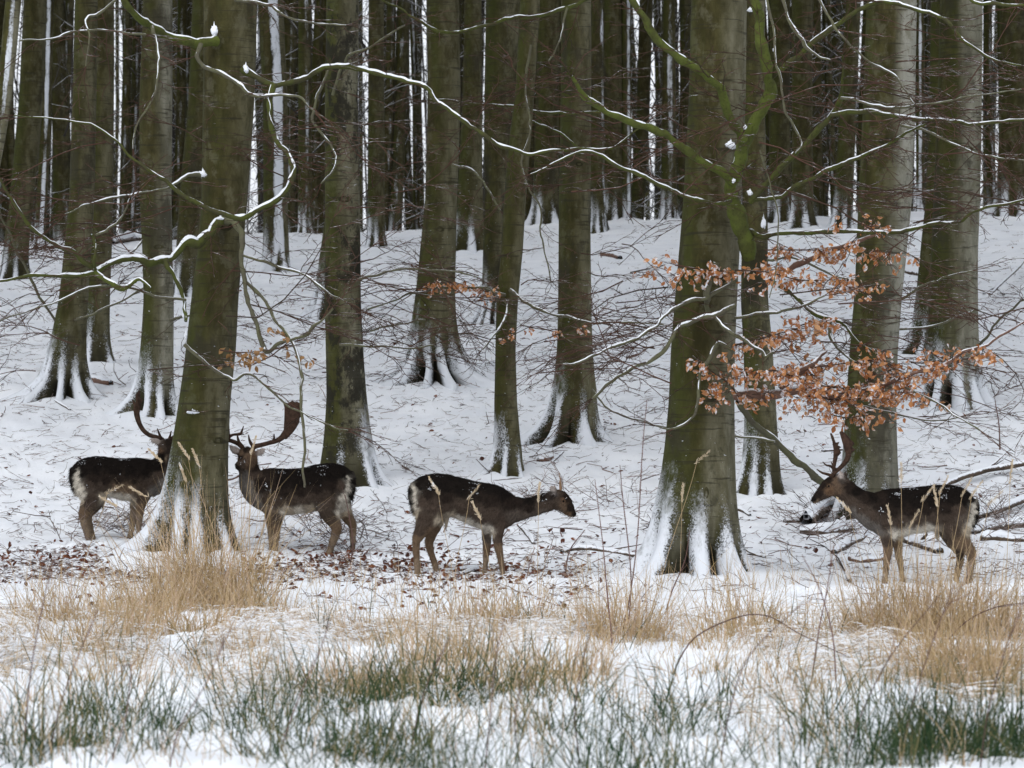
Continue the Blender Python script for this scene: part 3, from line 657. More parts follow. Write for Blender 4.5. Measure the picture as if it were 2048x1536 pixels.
ORD = ['first', 'second', 'third', 'fourth', 'fifth', 'sixth', 'seventh', 'eighth', 'ninth', 'tenth', 'eleventh', 'twelfth', 'thirteenth', 'fourteenth', 'fifteenth', 'sixteenth', 'seventeenth', 'eighteenth', 'nineteenth', 'twentieth',
       'twenty-first', 'twenty-second', 'twenty-third', 'twenty-fourth', 'twenty-fifth', 'twenty-sixth', 'twenty-seventh', 'twenty-eighth', 'twenty-ninth', 'thirtieth']
ORD += ['thirty-' + w for w in ORD[:9]] + ['fortieth'] + ['forty-' + w for w in ORD[:9]] + ['fiftieth'] + ['fifty-' + w for w in ORD[:9]]
for t_, u_ in (('sixtieth', 'sixty-'), ('seventieth', 'seventy-'), ('eightieth', 'eighty-'), ('ninetieth', 'ninety-'), ('hundredth', 'hundred-and-')): ORD += [t_] + [u_ + w for w in ORD[:9]]
FAR = [(4, 14, 1.2), (22, 12, .5), (118, 24, .9), (134, 12, 1.2), (232, 5, .6), (250, 11, 1.0), (268, 11, 1.3), (330, 12, .4), (360, 13, 1.2), (381, 10, 1.3), (398, 16, .4), (512, 6, .9), (520, 7, 1.2), (570, 15, .8), (584, 13, 1.1),
       (634, 16, .9), (648, 13, 1.2), (722, 5, .8), (775, 13, 1.1), (786, 7, .8), (800, 16, 1.0), (815, 11, .9), (828, 9, 1.3), (841, 8, 1.2), (908, 16, .5), (972, 6, .9), (1058, 18, .4), (1096, 12, 1.1), (1118, 8, 1.3), (1266, 9, 1.0), (1283, 18, .7), (1297, 6, 1.0), (1312, 7, .8), (1318, 9, 1.1),
       (1366, 15, .8), (1376, 8, 1.1), (1515, 9, .9), (1532, 10, .5), (1634, 12, 1.2), (1650, 9, .9), (1662, 11, 1.1), (1712, 7, 1.4), (1729, 12, .4), (1852, 10, 1.2), (1860, 8, .5), (1971, 6, .9), (1980, 12, 1.2), (1990, 7, .7), (2010, 14, .8)]
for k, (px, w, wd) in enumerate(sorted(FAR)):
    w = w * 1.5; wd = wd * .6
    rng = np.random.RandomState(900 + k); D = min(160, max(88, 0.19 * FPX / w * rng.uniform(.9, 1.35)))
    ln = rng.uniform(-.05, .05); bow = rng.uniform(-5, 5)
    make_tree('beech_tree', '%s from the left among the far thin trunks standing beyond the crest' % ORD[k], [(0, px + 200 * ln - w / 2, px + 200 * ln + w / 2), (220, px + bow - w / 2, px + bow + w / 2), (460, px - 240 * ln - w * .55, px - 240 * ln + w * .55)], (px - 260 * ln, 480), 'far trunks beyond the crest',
              D=D, seed=300 + k, seg=14, wind=wd, winddir=rng.uniform(-.8, .9), grey=rng.uniform(-.15, .25), snow=1, flare=.3, top=24, bulge=.06)  # dim light beyond the crest is painted in as darker bark

GAPS = [(226, 246), (498, 518), (712, 734), (836, 846), (966, 976), (1264, 1276), (1292, 1322), (1512, 1528), (1644, 1656), (1708, 1718), (1964, 1994)]
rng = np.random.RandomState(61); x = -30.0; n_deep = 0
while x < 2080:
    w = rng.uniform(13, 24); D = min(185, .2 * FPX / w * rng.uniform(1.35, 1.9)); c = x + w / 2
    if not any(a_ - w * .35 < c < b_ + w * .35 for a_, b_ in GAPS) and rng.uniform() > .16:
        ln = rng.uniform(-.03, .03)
        make_tree('beech_tree', '%s dark trunk from the left in the dense far wall of trees behind the crest' % ORD[n_deep], [(0, c + 200 * ln - w / 2, c + 200 * ln + w / 2), (460, c - 240 * ln - w * .55, c - 240 * ln + w * .55)], (c - 260 * ln, 490), 'deep wood behind the crest', D=D, seed=500 + n_deep, seg=12, wind=rng.choice([0, 0, .4, .7]), winddir=rng.uniform(-1.2, 1.2), grey=rng.uniform(-.2, .1), flare=.3, top=30, bulge=.06); n_deep += 1  # bark darkest here, standing in for the shade of the deep wood
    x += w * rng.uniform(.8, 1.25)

# ---- branchwork of the far wood: thin boughs and saplings behind the crest, one mass
def far_wood():
    rng = np.random.RandomState(5); tb = Tubes()
    for k in range(1900):
        Y = rng.uniform(84, 140); px = rng.uniform(-60, 2110); X = (px - CX) / FPX * Y
        z = rng.uniform(4.5, 1.6 + 850 / FPX * Y); up = rng.uniform(.5, 1.5); sg = rng.choice([-1, 1]); L = rng.uniform(1.2, 4.0)
        d = np.array([sg * rng.uniform(.2, 1), rng.uniform(-.5, .5), up]); d /= np.linalg.norm(d)
        P = [np.array([X, Y, z])]; c = d.copy()
        for q in range(6):
            c = c + rng.normal(0, .22, 3) * np.array([1, .5, .6]); c /= np.linalg.norm(c); P.append(P[-1] + c * L / 6)
        r0 = rng.uniform(.010, .030); tb.add(P, np.linspace(r0, .006, 7), 4, rng.uniform())
        for q in range(rng.randint(4, 9)):
            i = rng.randint(0, 6); b = P[i] + (P[i + 1] - P[i]) * rng.uniform(); e = (P[i + 1] - P[i]); e = e / np.linalg.norm(e) + rng.normal(0, .65, 3); e /= np.linalg.norm(e)
            l2 = rng.uniform(.4, 1.3); m = b + e * l2 / 2 + rng.normal(0, .06, 3); tb.add([b, m, m + (e + rng.normal(0, .4, 3)) * l2 / 2], [.010, .008, .005], 3, rng.uniform())
    for k in range(60):   # thin poles
        Y = rng.uniform(95, 220); px = rng.uniform(-60, 2110); X = (px - CX) / FPX * Y; z = float(gz(X, Y)); ln = rng.uniform(-.08, .08); H = rng.uniform(14, 32)
        zz = np.linspace(0, H, 9); tb.add(np.stack([X + ln * zz + .25 * fbm(zz * .2 + k, zz * 0 + k, 3, 2), np.full(9, Y), z + zz], -1), np.linspace(.075, .03, 9) * rng.uniform(.5, 1.3), 5, rng.uniform())
    for k in range(130):   # the wood goes on to both sides of the view
        Y = rng.uniform(50, 150); px = rng.choice([-1, 1]) * rng.uniform(1110, 2100) * (1 + 12 / Y) + CX; X = (px - CX) / FPX * Y; z = float(gz(X, Y)) - .3; ln = rng.uniform(-.05, .05); zz = np.linspace(0, 24, 12)
        tb.add(np.stack([X + ln * zz + .3 * fbm(zz * .2 + k, zz * 0 + k, 3, 2), np.full(12, Y), z + zz], -1), np.r_[1.35, 1.1, np.linspace(1, .6, 10)] * rng.uniform(.16, .3), 10, rng.uniform(0, .4))
    o = tb.build('far_wood', M['fartwig']); tag(o, 'tangle of thin snowy boughs and poles against the white sky beyond the crest', 'branches', kind='stuff')
far_wood()

# ---- limbs of the front left beech
limb(T1, [(432, 82, 11), (400, 86, 10), (345, 75, 9.5), (310, 56, 9), (282, 36, 8), (256, 6, 7), (240, -40, 6)], None, -1.3, 'mossgreen', snow=.8, fat=1.1)
limb(T1, [(305, 52, 5), (312, 80, 3.5), (318, 110, 3.2), (317, 150, 3), (300, 205, 2.6), (272, 255, 2.2), (262, 300, 1.6)], -1.1, -1.5, 'limbgrey', .6)
limb(T1, [(402, 88, 5), (398, 112, 4.5), (412, 136, 4.2), (442, 150, 4), (476, 170, 3.6), (502, 187, 3.4), (546, 194, 3), (600, 196, 2.6), (618, 216, 2.2), (644, 236, 1.6)], -.6, -1.0, 'limbgrey', 1.6)
limb(T1, [(486, 138, 10), (508, 152, 8), (545, 170, 7), (575, 167, 6.5), (612, 158, 6), (640, 140, 6), (668, 131, 5.8), (720, 136, 5.5), (765, 146, 5.5), (812, 160, 5.2), (850, 174, 5), (872, 202, 5), (892, 216, 4.8), (930, 241, 4.6), (962, 265, 4.4), (1000, 290, 4.2), (1050, 309, 4), (1100, 300, 3.6), (1160, 296, 3.2), (1200, 299, 2.6), (1245, 283, 2), (1292, 246, 1.4)], None, -1.4, snow=1.7)
limb(T1, [(546, 172, 7), (540, 205, 6.5), (543, 250, 6.5), (560, 286, 6.5), (576, 312, 6.5), (583, 340, 6.5), (577, 372, 6.5), (558, 398, 6.5), (530, 412, 6.5), (500, 430, 6), (468, 433, 6), (430, 424, 5.5), (392, 406, 5), (360, 386, 4.5), (330, 360, 4), (290, 334, 3.5), (255, 310, 3), (225, 276, 2.4), (165, 246, 2), (30, 230, 1.4)], -.75, -1.6, snow=1.7)
limb(T1, [(446, 440, 13), (428, 452, 12), (414, 470, 11), (394, 486, 10), (370, 490, 9.5), (345, 514, 9), (320, 520, 8.5), (298, 528, 8), (270, 520, 7), (245, 518, 6.5), (216, 530, 6), (190, 541, 6), (150, 552, 5), (100, 556, 4), (60, 552, 3.4), (0, 562, 2.6), (-40, 566, 2)], None, -1.5, snow=1.9)
limb(T1, [(188, 540, 6), (205, 555, 6), (226, 570, 6), (250, 577, 5.5), (266, 566, 4.5), (282, 562, 3.6), (304, 576, 2.4)], -1.2, -1.35, 'mossgreen', snow=1.3, twigs=False)
limb(T1, [(190, 540, 6), (150, 510, 5), (100, 480, 4.5), (60, 450, 4), (40, 420, 3.5), (10, 375, 3), (-20, 330, 2.4)], -1.2, -1.8, snow=.5)
limb(T1, [(332, 516, 6), (340, 540, 5), (356, 566, 4.6), (366, 600, 4), (372, 640, 3.4)], -.9, -.95, snow=1.5, twigs=False)
limb(T1, [(450, 440, 9), (466, 446, 7), (478, 470, 6), (485, 510, 5.5), (488, 560, 5), (495, 600, 5), (510, 642, 5), (524, 690, 5), (536, 702, 5), (560, 690, 4), (600, 675, 4), (640, 645, 3), (662, 620, 2)], None, -1.0, 'limbgrey', .5)
limb(T1, [(485, 510, 3.5), (530, 520, 3.5), (580, 541, 3.2), (622, 556, 2.8), (654, 582, 2), (690, 600, 1.5)], -.5, -.9, 'limbgrey', .6)
limb(T1, [(488, 560, 4), (530, 602, 4), (560, 642, 4), (577, 682, 4), (600, 722, 3.6), (606, 780, 3.4), (606, 870, 3.2), (603, 940, 3), (606, 974, 2.6)], -.5, -1.2, 'limbgrey', .2, twigs=False)
limb(T1, [(370, 690, 5), (400, 716, 4), (440, 748, 3.4), (470, 760, 3), (500, 748, 2.6), (540, 780, 2.4), (590, 815, 2), (660, 850, 1.5), (700, 860, 1.2)], -.5, -1.2, 'limbgrey', .5)
limb(T1, [(232, 0, 3), (205, 22, 3), (180, 28, 3), (172, 50, 2.6), (178, 75, 2), (172, 130, 1.5)], -1.3, -1.6, 'limbgrey', .5)
limb(T1, [(38, 82, 1.6), (100, 74, 2), (165, 62, 2.2), (230, 64, 2.4), (290, 70, 2.6)], -1.7, -1.2, 'limbgrey', .6, twigs=True)
limb(T1, [(470, 0, 4), (540, 12, 3.2), (580, 36, 2.8), (640, 48, 2.4), (690, 52, 1.6)], -.4, -1.0, 'limbgrey', .8)
limb(T1, [(410, 350, 7), (380, 352, 4), (350, 372, 3), (300, 385, 2.6), (240, 392, 2.4), (170, 412, 2), (130, 430, 1.4)], None, -1.3, 'limbgrey', 1.3)
limb(T1, [(182, 470, 3.5), (190, 500, 3.5), (190, 540, 4)], -1.3, -1.2, snow=.3, twigs=False)
limb(T1, [(192, 470, 3), (225, 452, 2.6), (250, 430, 2.2), (262, 400, 1.5)], -1.3, -1.5, 'limbgrey', .8)
limb(T1, [(372, 600, 3), (300, 590, 2.6), (200, 570, 2.4), (120, 600, 2.2), (60, 620, 1.8), (0, 640, 1.4)], -.9, -1.8, 'limbgrey', .4)
# heaps of snow caught where limbs leave the trunk
def snow_clump(T, px, py, r, dY, seed):
    rng = np.random.RandomState(seed); n = 14; th = np.linspace(0, 2 * math.pi, n, endpoint=False); ph = np.linspace(-1.35, 1.35, 8)
    V = []; c = at(px, py, T.D + dY); s = T.D / FPX
    for p in ph:
        for t in th:
            k = .75 + 1.5 * float(fbm(math.cos(t) * 2.2 + seed, math.sin(t) * 2.2 + p * 2.1, seed, 4))
            V.append(c + .62 * np.array([math.cos(t) * math.cos(p) * r[0], math.sin(t) * math.cos(p) * r[0] * .5, math.sin(p) * r[1]]) * s * k)
    V.append(c + np.array([0, 0, r[1] * s])); V = np.array(V)
    F = [(i * n + j, i * n + (j + 1) % n, (i + 1) * n + (j + 1) % n, (i + 1) * n + j) for i in range(7) for j in range(n)] + [(7 * n + j, 7 * n + (j + 1) % n, len(V) - 1) for j in range(n)]
    add_obj('snow_clump', mesh_from('snow_clump', V - T.o, F, M['snow']), T.e)
for a in [(428, 62, (15, 20), -.30, 1), (492, 138, (14, 15), -.36, 2), (405, 348, (19, 13), -.34, 3), (440, 437, (16, 7), -.33, 4), (368, 628, (8, 18), -.05, 6), (372, 668, (7, 18), -.05, 7), (385, 824, (22, 7), -.30, 8), (590, 300, (0.1, .1), -.3, 9)][:-1]: snow_clump(T1, *a)

# ---- limbs of the thickest front beech, right of centre
limb(T10, [(1500, 520, 12), (1492, 480, 15), (1478, 440, 15), (1470, 405, 15), (1466, 376, 14), (1476, 345, 13), (1486, 290, 13), (1498, 268, 13), (1516, 238, 13), (1535, 200, 12), (1540, 170, 11), (1531, 140, 10), (1525, 100, 10), (1523, 40, 10), (1510, 10, 9), (1498, -40, 8)], None, -1.1, 'mossgreen', snow=.35, fat=1.2)
limb(T10, [(1486, 280, 10), (1478, 255, 9), (1461, 232, 9), (1445, 192, 9), (1430, 167, 9), (1386, 133, 8.5), (1348, 106, 8), (1302, 61, 7.5), (1262, 2, 7), (1240, -40, 6)], -.7, -1.6, 'mossgreen', snow=.5, fat=1.12)
limb(T10, [(1466, 368, 10), (1440, 342, 8.5), (1410, 325, 8), (1377, 303, 8), (1345, 280, 8), (1312, 260, 8), (1261, 243, 7.5), (1210, 219, 7), (1166, 186, 6), (1138, 152, 3)], -.65, -1.6, 'mossgreen', snow=.7, fat=1.1)
limb(T10, [(1462, 402, 5), (1440, 408, 4.5), (1416, 408, 4.5), (1382, 396, 4.5), (1345, 384, 4.5), (1316, 369, 4.5), (1261, 341, 4), (1213, 318, 3.6), (1172, 307, 3), (1110, 330, 2), (1060, 345, 1.4)], -.6, -1.7, snow=1.3)
limb(T10, [(1500, 404, 7), (1530, 370, 6.5), (1560, 335, 6.5), (1590, 305, 6.5), (1630, 266, 6), (1660, 230, 6), (1682, 198, 5), (1681, 160, 3), (1683, 110, 2)], -.6, -1.6, snow=.9)
limb(T10, [(1662, 230, 5), (1700, 225, 5), (1745, 224, 5), (1800, 232, 4.6), (1850, 236, 4.4), (1900, 242, 4), (1960, 247, 3.6), (2048, 240, 3), (2100, 236, 2)], -1.3, -2.2, snow=.9)
limb(T10, [(1682, 196, 3.6), (1720, 203, 3.6), (1762, 214, 3.2), (1812, 212, 2.6), (1870, 206, 2.2), (1960, 190, 1.6), (2040, 175, 1.2)], -1.5, -2.3, 'limbgrey', .9)
limb(T10, [(1505, 400, 6), (1530, 396, 5), (1560, 391, 5), (1600, 371, 5), (1650, 345, 5), (1690, 325, 4.6), (1730, 309, 4.2), (1780, 285, 3.6), (1812, 264, 3), (1852, 248, 2.2)], -.6, -1.8, snow=1.1)
limb(T10, [(1500, 462, 8), (1527, 474, 6), (1560, 466, 5), (1620, 463, 5), (1700, 465, 4.6), (1800, 461, 4.4), (1860, 450, 4), (1920, 440, 3.6), (1950, 420, 3.2), (2000, 410, 2.8), (2060, 398, 2.2)], None, -2.0, snow=1.0)
limb(T10, [(1540, 155, 7), (1560, 137, 6.5), (1608, 99, 6.5), (1676, 48, 6), (1741, 10, 5.5), (1775, 8, 5), (1826, 20, 4.6), (1874, 32, 4.2), (1902, 48, 3.8), (1929, 82, 3.4), (1980, 116, 3), (2046, 134, 2.4)], -.85, -2.0, snow=.8)
limb(T10, [(1560, -20, 4), (1578, 45, 4), (1590, 66, 4), (1602, 78, 4), (1612, 96, 4), (1640, 112, 3), (1666, 118, 2)], -1.4, -1.7, 'limbgrey', 1.0)
limb(T10, [(1630, -20, 3.4), (1668, 46, 3.2), (1700, 85, 3), (1768, 140, 2.6), (1800, 168, 2.2), (1832, 208, 1.6)], -1.5, -2.0, 'limbgrey', .6)
limb(T10, [(1530, -20, 3), (1545, 60, 3), (1552, 120, 3), (1561, 170, 2.8), (1570, 220, 2.8), (1582, 250, 2.6), (1600, 288, 2.4), (1594, 306, 1.8)], -1.3, -1.5, 'limbgrey', .3, twigs=False)
limb(T10, [(1520, 300, 2), (1536, 345, 1.8), (1550, 400, 1.6), (1558, 450, 1.4), (1552, 520, 1.2), (1540, 600, 1)], -1.2, -1.25, 'limbgrey', 0, twigs=False)
limb(T10, [(1930, -10, 4), (1960, 8, 4), (2000, 12, 4), (2060, 14, 3.4)], -2.0, -2.2, snow=.9)
limb(T10, [(1470, 612, 6), (1440, 626, 6), (1420, 631, 6), (1385, 646, 5.5), (1360, 660, 5), (1340, 684, 5), (1312, 718, 4.5), (1262, 736, 4.2), (1224, 763, 3.6), (1186, 797, 2.8)], -.45, -1.3, 'limbgrey', .9)
limb(T10, [(1474, 560, 3), (1420, 590, 4.4), (1377, 603, 4.4), (1329, 633, 4.2), (1302, 660, 4), (1244, 685, 3.6), (1193, 705, 3.2), (1155, 725, 2.6), (1121, 731, 2)], -.4, -1.5, 'limbgrey', .9)
limb(T10, [(1424, 630, 5), (1445, 648, 4), (1466, 666, 4), (1500, 690, 3.5), (1522, 700, 3), (1532, 714, 3), (1550, 706, 2.4)], -.6, -.9, 'limbgrey', 1.6)
limb(T10, [(1470, 636, 4), (1520, 628, 3.6), (1560, 621, 3.2), (1600, 614, 2.8), (1650, 592, 2.2)], -.4, -1.2, 'limbgrey', .9)
limb(T10, [(1432, 525, 8), (1424, 555, 7), (1416, 590, 7), (1418, 628, 6)], -.5, -.55, 'limbgrey', 2.0, name='broken_stub', twigs=False)
limb(T10, [(1550, 565, 5), (1570, 580, 5), (1600, 602, 5), (1640, 630, 4.6), (1672, 642, 4.4), (1690, 652, 4), (1720, 690, 3), (1764, 716, 2)], -.2, -.9, 'limb', .5)
limb(T10, [(1662, 640, 4), (1658, 670, 4), (1672, 694, 3.4), (1696, 716, 2.6), (1730, 738, 1.8)], -.5, -.8, 'limbgrey', .4)
limb(T10, [(1470, 792, 11), (1500, 788, 12), (1550, 786, 11), (1600, 778, 9), (1660, 790, 7), (1740, 775, 6), (1800, 755, 5.2), (1850, 740, 4.6), (1900, 724, 4), (1960, 690, 3), (2050, 640, 2)], -.35, -1.5, 'redwood', 1.2)
limb(T10, [(1560, 776, 9), (1600, 745, 8), (1630, 722, 7), (1656, 700, 2)], -.6, -.7, 'redwood', 1.0, name='broken_stub', twigs=False)
limb(T10, [(1476, 802, 7), (1500, 836, 7), (1540, 871, 7.5), (1600, 926, 8), (1650, 968, 8), (1700, 1004, 7)], -.3, .7, 'limbgrey', 1.0, twigs=False)
limb(T10, [(1540, 560, 4), (1580, 540, 7), (1640, 506, 7), (1700, 490, 6), (1757, 468, 3)], -.3, -.6, 'redwood', 1.3, twigs=False)
limb(T10, [(1465, 700, 5), (1440, 690, 5), (1426, 715, 5), (1405, 745, 4), (1400, 790, 3.2), (1390, 830, 2.6), (1350, 858, 2.2), (1310, 850, 1.6)], -.5, -.8, 'limbgrey', 1.3)
limb(T10, [(1470, 872, 3), (1510, 876, 3), (1545, 882, 2)], -.25, -.4, 'limbgrey', .8, twigs=False)
limb(T10, [(1810, 775, 3), (1900, 820, 2.2), (1960, 860, 1.6)], -1.1, -1.5, 'limbgrey', .2)
limb(T10, [(1700, 810, 3.2), (1780, 828, 2.6), (1850, 840, 2), (1920, 838, 1.4)], -.8, -1.2, 'limbgrey', .4)
for a in [(1462, 290, (22, 14), -.28, 21), (1500, 386, (11, 9), -.62, 22), (1466, 362, (8, 7), -.7, 23), (1527, 445, (10, 20), -.5, 24), (1490, 255, (8, 8), -.75, 25), (1432, 172, (11, 6), -1.0, 26), (1500, 20, (11, 7), -.5, 27), (1548, 100, (6, 8), -.9, 28)]: snow_clump(T10, *a)

# orange winter leaves on the low boughs of that beech
rng = np.random.RandomState(77); tb = Tubes(); lv = []
for P, d0, d1, per, L in [
    ([(1350, 530, 2), (1400, 538, 2), (1460, 545, 2)], -.9, -.5, 9, (.12, .30)),
    ([(1470, 540, 2), (1540, 545, 2), (1600, 560, 2), (1680, 560, 2), (1720, 566, 2)], -.6, -.9, 11, (.14, .34)),
    ([(1530, 500, 2), (1600, 500, 2), (1680, 500, 2), (1780, 505, 2)], -.6, -.9, 10, (.12, .30)),
    ([(1690, 430, 2), (1730, 450, 2), (1790, 455, 2)], -.9, -1.1, 5, (.10, .22)),
    ([(1470, 690, 2), (1540, 672, 2), (1600, 655, 2), (1660, 640, 2)], -.5, -.9, 14, (.12, .28)),
    ([(1385, 712, 2), (1420, 740, 2), (1460, 770, 2), (1480, 800, 2)], -.7, -.5, 13, (.12, .26)),
    ([(1480, 745, 2), (1560, 745, 2), (1640, 770, 2), (1740, 780, 2)], -.6, -1.0, 17, (.14, .36)),
    ([(1600, 740, 2), (1700, 725, 2), (1790, 715, 2)], -.6, -1.0, 10, (.12, .28)),
    ([(1600, 790, 2), (1680, 800, 2), (1760, 790, 2), (1830, 770, 2)], -.6, -1.1, 14, (.14, .34)),
    ([(1650, 825, 2), (1690, 835, 2), (1740, 830, 2)], -.6, -.9, 9, (.12, .28)),
    ([(1740, 750, 2), (1820, 745, 2), (1900, 725, 2), (1990, 705, 2)], -1.0, -1.5, 11, (.12, .28)),
]: leafy(T10, P, d0, d1, per, L, tb, lv, rng)
o = tb.build('leafy_twigs', M['twig'], T10.e, T10.o); o['kind'] = 'stuff'
place_leaves(T10, lv, 'leaf_o', 'leaf_s', 300, rng, (.62, 1.12))
tb = Tubes(); lv = []
for P, d0, d1, per, L in [([(440, 700, 2), (480, 705, 2), (540, 700, 2), (600, 690, 2)], -.7, -.9, 4, (.16, .38)), ([(295, 740, 2), (350, 735, 2), (410, 730, 2), (450, 735, 2)], -.8, -.7, 4, (.16, .36)), ([(490, 715, 2), (530, 728, 2), (570, 745, 2)], -.8, -.9, 4, (.08, .18)), ([(370, 820, 2), (410, 825, 2)], -.6, -.6, 6, (.05, .12))]: leafy(T1, P, d0, d1, per, L, tb, lv, rng)
o = tb.build('leafy_twigs', M['twig'], T1.e, T1.o); o['kind'] = 'stuff'
place_leaves(T1, lv[:70], 'leaf_t', 'leaf_s', 300, rng, (.8, 1.2))

# ---- low boughs of the other trees
limb(T8B, [(1010, 590, 4), (985, 585, 4), (955, 575, 4), (900, 575, 3.6), (840, 585, 3), (790, 600, 2.4), (740, 620, 1.6)], -.15, -1.2, 'limbgrey', .6)
limb(T8B, [(1020, 580, 4), (1045, 600, 4), (1090, 625, 3.6), (1150, 640, 3), (1230, 645, 2.4), (1330, 650, 1.6)], -.15, -1.0, 'limbgrey', .4)
limb(T8B, [(1010, 600, 3.4), (1014, 625, 3.2), (1005, 645, 3), (990, 670, 2.4), (960, 700, 1.6)], -.2, -.6, 'limbgrey', 1.2)
limb(T8B, [(1062, 90, 3), (1050, 180, 2.6), (1058, 260, 2.4), (1045, 340, 2.2), (1080, 420, 2), (1086, 480, 1.8), (1100, 560, 1.4)], -.4, -.9, 'limbgrey', .2)
limb(T8B, [(1250, -30, 5), (1180, -5, 5), (1140, 12, 5), (1090, 26, 4.6), (1030, 34, 4.2), (970, 52, 4), (910, 63, 4), (870, 58, 3.4), (830, 38, 2.8), (790, 12, 2.2), (740, -5, 1.8)], -.6, -1.4, 'limb', .8)
limb(T8B, [(1135, 15, 2.6), (1125, 60, 2.4), (1115, 90, 2), (1098, 125, 1.4)], -1.0, -1.1, 'limbgrey', .2)
limb(T9, [(1200, 225, 3.2), (1130, 225, 3), (1060, 220, 2.8), (1000, 212, 2.4), (930, 205, 2), (860, 198, 1.5)], -.5, -1.2, 'limb', .8)
limb(T9, [(1165, 300, 2.6), (1120, 265, 2.4), (1070, 245, 2.2), (1020, 225, 2)], -.6, -1.0, 'limb', .8)
limb(T9, [(1184, 780, 3), (1240, 830, 2.6), (1330, 855, 2.2), (1400, 850, 2)], -.3, -1.2, 'limbgrey', .4)
limb(T5, [(715, 560, 3.4), (760, 545, 3), (820, 538, 2.6), (900, 540, 2.2), (960, 552, 1.6)], -.3, -1.1, 'limbgrey', .2)
limb(T5, [(680, 690, 3), (740, 692, 2.6), (800, 695, 2.2), (870, 690, 1.6)], -.35, -1.2, 'limbgrey', .2)
limb(T5, [(665, 190, 3), (690, 120, 3), (740, 95, 2.6), (810, 50, 2)], -.4, -1.0, 'limbgrey', .4)
limb(T5, [(660, 130, 3.2), (640, 190, 3), (625, 240, 3), (660, 290, 2.6), (672, 330, 2.4), (640, 370, 2)], -.4, -.9, 'limbgrey', .8)
limb(T2, [(285, 480, 3), (262, 505, 2.6), (232, 530, 2.4), (300, 470, 2.2), (350, 470, 1.6)][:3], -.3, -1.0, 'limbgrey', .3)
limb(T2, [(340, 640, 3), (400, 630, 2.6), (440, 655, 2.4), (480, 650, 1.6)], -.3, -1.4, 'limbgrey', .3)
limb(T3A, [(110, 640, 3.2), (60, 560, 3), (20, 470, 2.6), (-10, 400, 2)], -.3, -1.4, 'limbgrey', .3)
limb(T3A, [(150, 640, 3), (230, 610, 2.6), (310, 560, 2), (360, 500, 1.5)], -.3, -1.4, 'limbgrey', .3)
limb(T12, [(1950, 620, 3), (1900, 640, 2.8), (1800, 660, 2.4), (1700, 650, 2)], -.5, -1.6, 'limbgrey', .2)
limb(T12, [(1950, 700, 3), (2000, 640, 2.6), (2048, 600, 2)], -.4, -1.6, 'limbgrey', .2)
limb(T11, [(1800, 250, 3), (1880, 270, 2.6), (1960, 310, 2.2), (2048, 320, 2)], -.4, -1.2, 'limbgrey', .3)
limb(T11, [(1800, 600, 3), (1870, 560, 2.6), (1950, 540, 2)], -.4, -1.2, 'limbgrey', .2)
limb(T7, [(905, 330, 3), (950, 345, 2.6), (1000, 420, 2.2)], -.3, -1.0, 'limbgrey', .2)
limb(T7, [(850, 640, 2.6), (790, 650, 2.4), (740, 660, 2)], -.3, -1.4, 'limbgrey', .2)
limb(T10B, [(1535, 520, 3), (1600, 520, 2.6), (1700, 560, 2.2), (1800, 580, 1.6)], -.3, -1.0, 'limbgrey', .2)
tb = Tubes(); lv = []
for P, d0, d1, per, L in [([(840, 568, 2), (890, 565, 2), (950, 575, 2)], -.9, -.5, 8, (.10, .26)), ([(960, 580, 2), (1000, 590, 2)], -.4, -.3, 5, (.1, .2)), ([(1040, 650, 2), (1100, 660, 2), (1150, 650, 2)], -.5, -.8, 3, (.1, .25)), ([(1260, 545, 2), (1330, 530, 2)], -1.2, -1.2, 5, (.1, .25)), ([(1270, 640, 2), (1330, 670, 2)], -1.0, -1.0, 3, (.1, .22))]: leafy(T8B, P, d0, d1, per, L, tb, lv, rng)
o = tb.build('leafy_twigs', M['twig'], T8B.e, T8B.o); o['kind'] = 'stuff'
place_leaves(T8B, lv[:150], 'leaf_o', 'leaf_s', 300, rng, (.8, 1.2))

# ---- thin boughs of the nearer trees reaching through the picture, layer on layer
BOUGHS = [(T1, 20, 300, 300, 480, 8), (T1, 0, 330, 420, 700, 14), (T1, 480, 720, 200, 420, 12), (T1, 500, 660, 560, 800, 9), (T5, 560, 960, 90, 420, 10), (T5, 730, 1000, 520, 720, 15), (T8B, 780, 1000, 540, 700, 14), (T8B, 1030, 1330, 560, 740, 16),
          (T9, 1040, 1330, 120, 330, 12), (T9, 1190, 1350, 480, 720, 12), (T10, 1180, 1370, 560, 760, 14), (T10, 1180, 1400, 150, 400, 12), (T10, 1540, 2040, 100, 330, 26), (T10, 1560, 2040, 330, 480, 14), (T10, 1540, 1760, 560, 680, 12), (T11, 1800, 2048, 560, 720, 12), (T12, 1760, 2048, 640, 900, 12), (T2, 0, 290, 560, 760, 9), (T7, 740, 1000, 630, 780, 9), (T12, 1960, 2060, 200, 500, 6)]
for T, xa, xb, ya, yb, n in BOUGHS:
    rng = np.random.RandomState(int(xa + ya * 3))
    for k in range(int(n * .55)):
        x = rng.uniform(xa, xb); y = rng.uniform(ya, yb); Y = T.D + rng.uniform(-1.6, .3); p = at(x, y, Y); sg = 1 if x > T.cx(y) else -1
        if rng.uniform() < .18: sg = -sg
        d = np.array([sg, rng.uniform(-.45, .45), rng.uniform(-.28, .30)]); d /= np.linalg.norm(d); L = rng.uniform(.5, 1.5); P = [p - d * L * .3]
        for q_ in range(5): d = d + rng.normal(0, .2, 3) - [0, 0, .01]; d /= np.linalg.norm(d); P.append(P[-1] + d * L / 5)
        T.src.append((np.array(P), np.linspace(.0065, .004, 6)))
        if not hasattr(T, 'thin'): T.thin = Tubes()
        T.thin.add(P, np.linspace(.0068, .0035, 6), 4, rng.uniform())
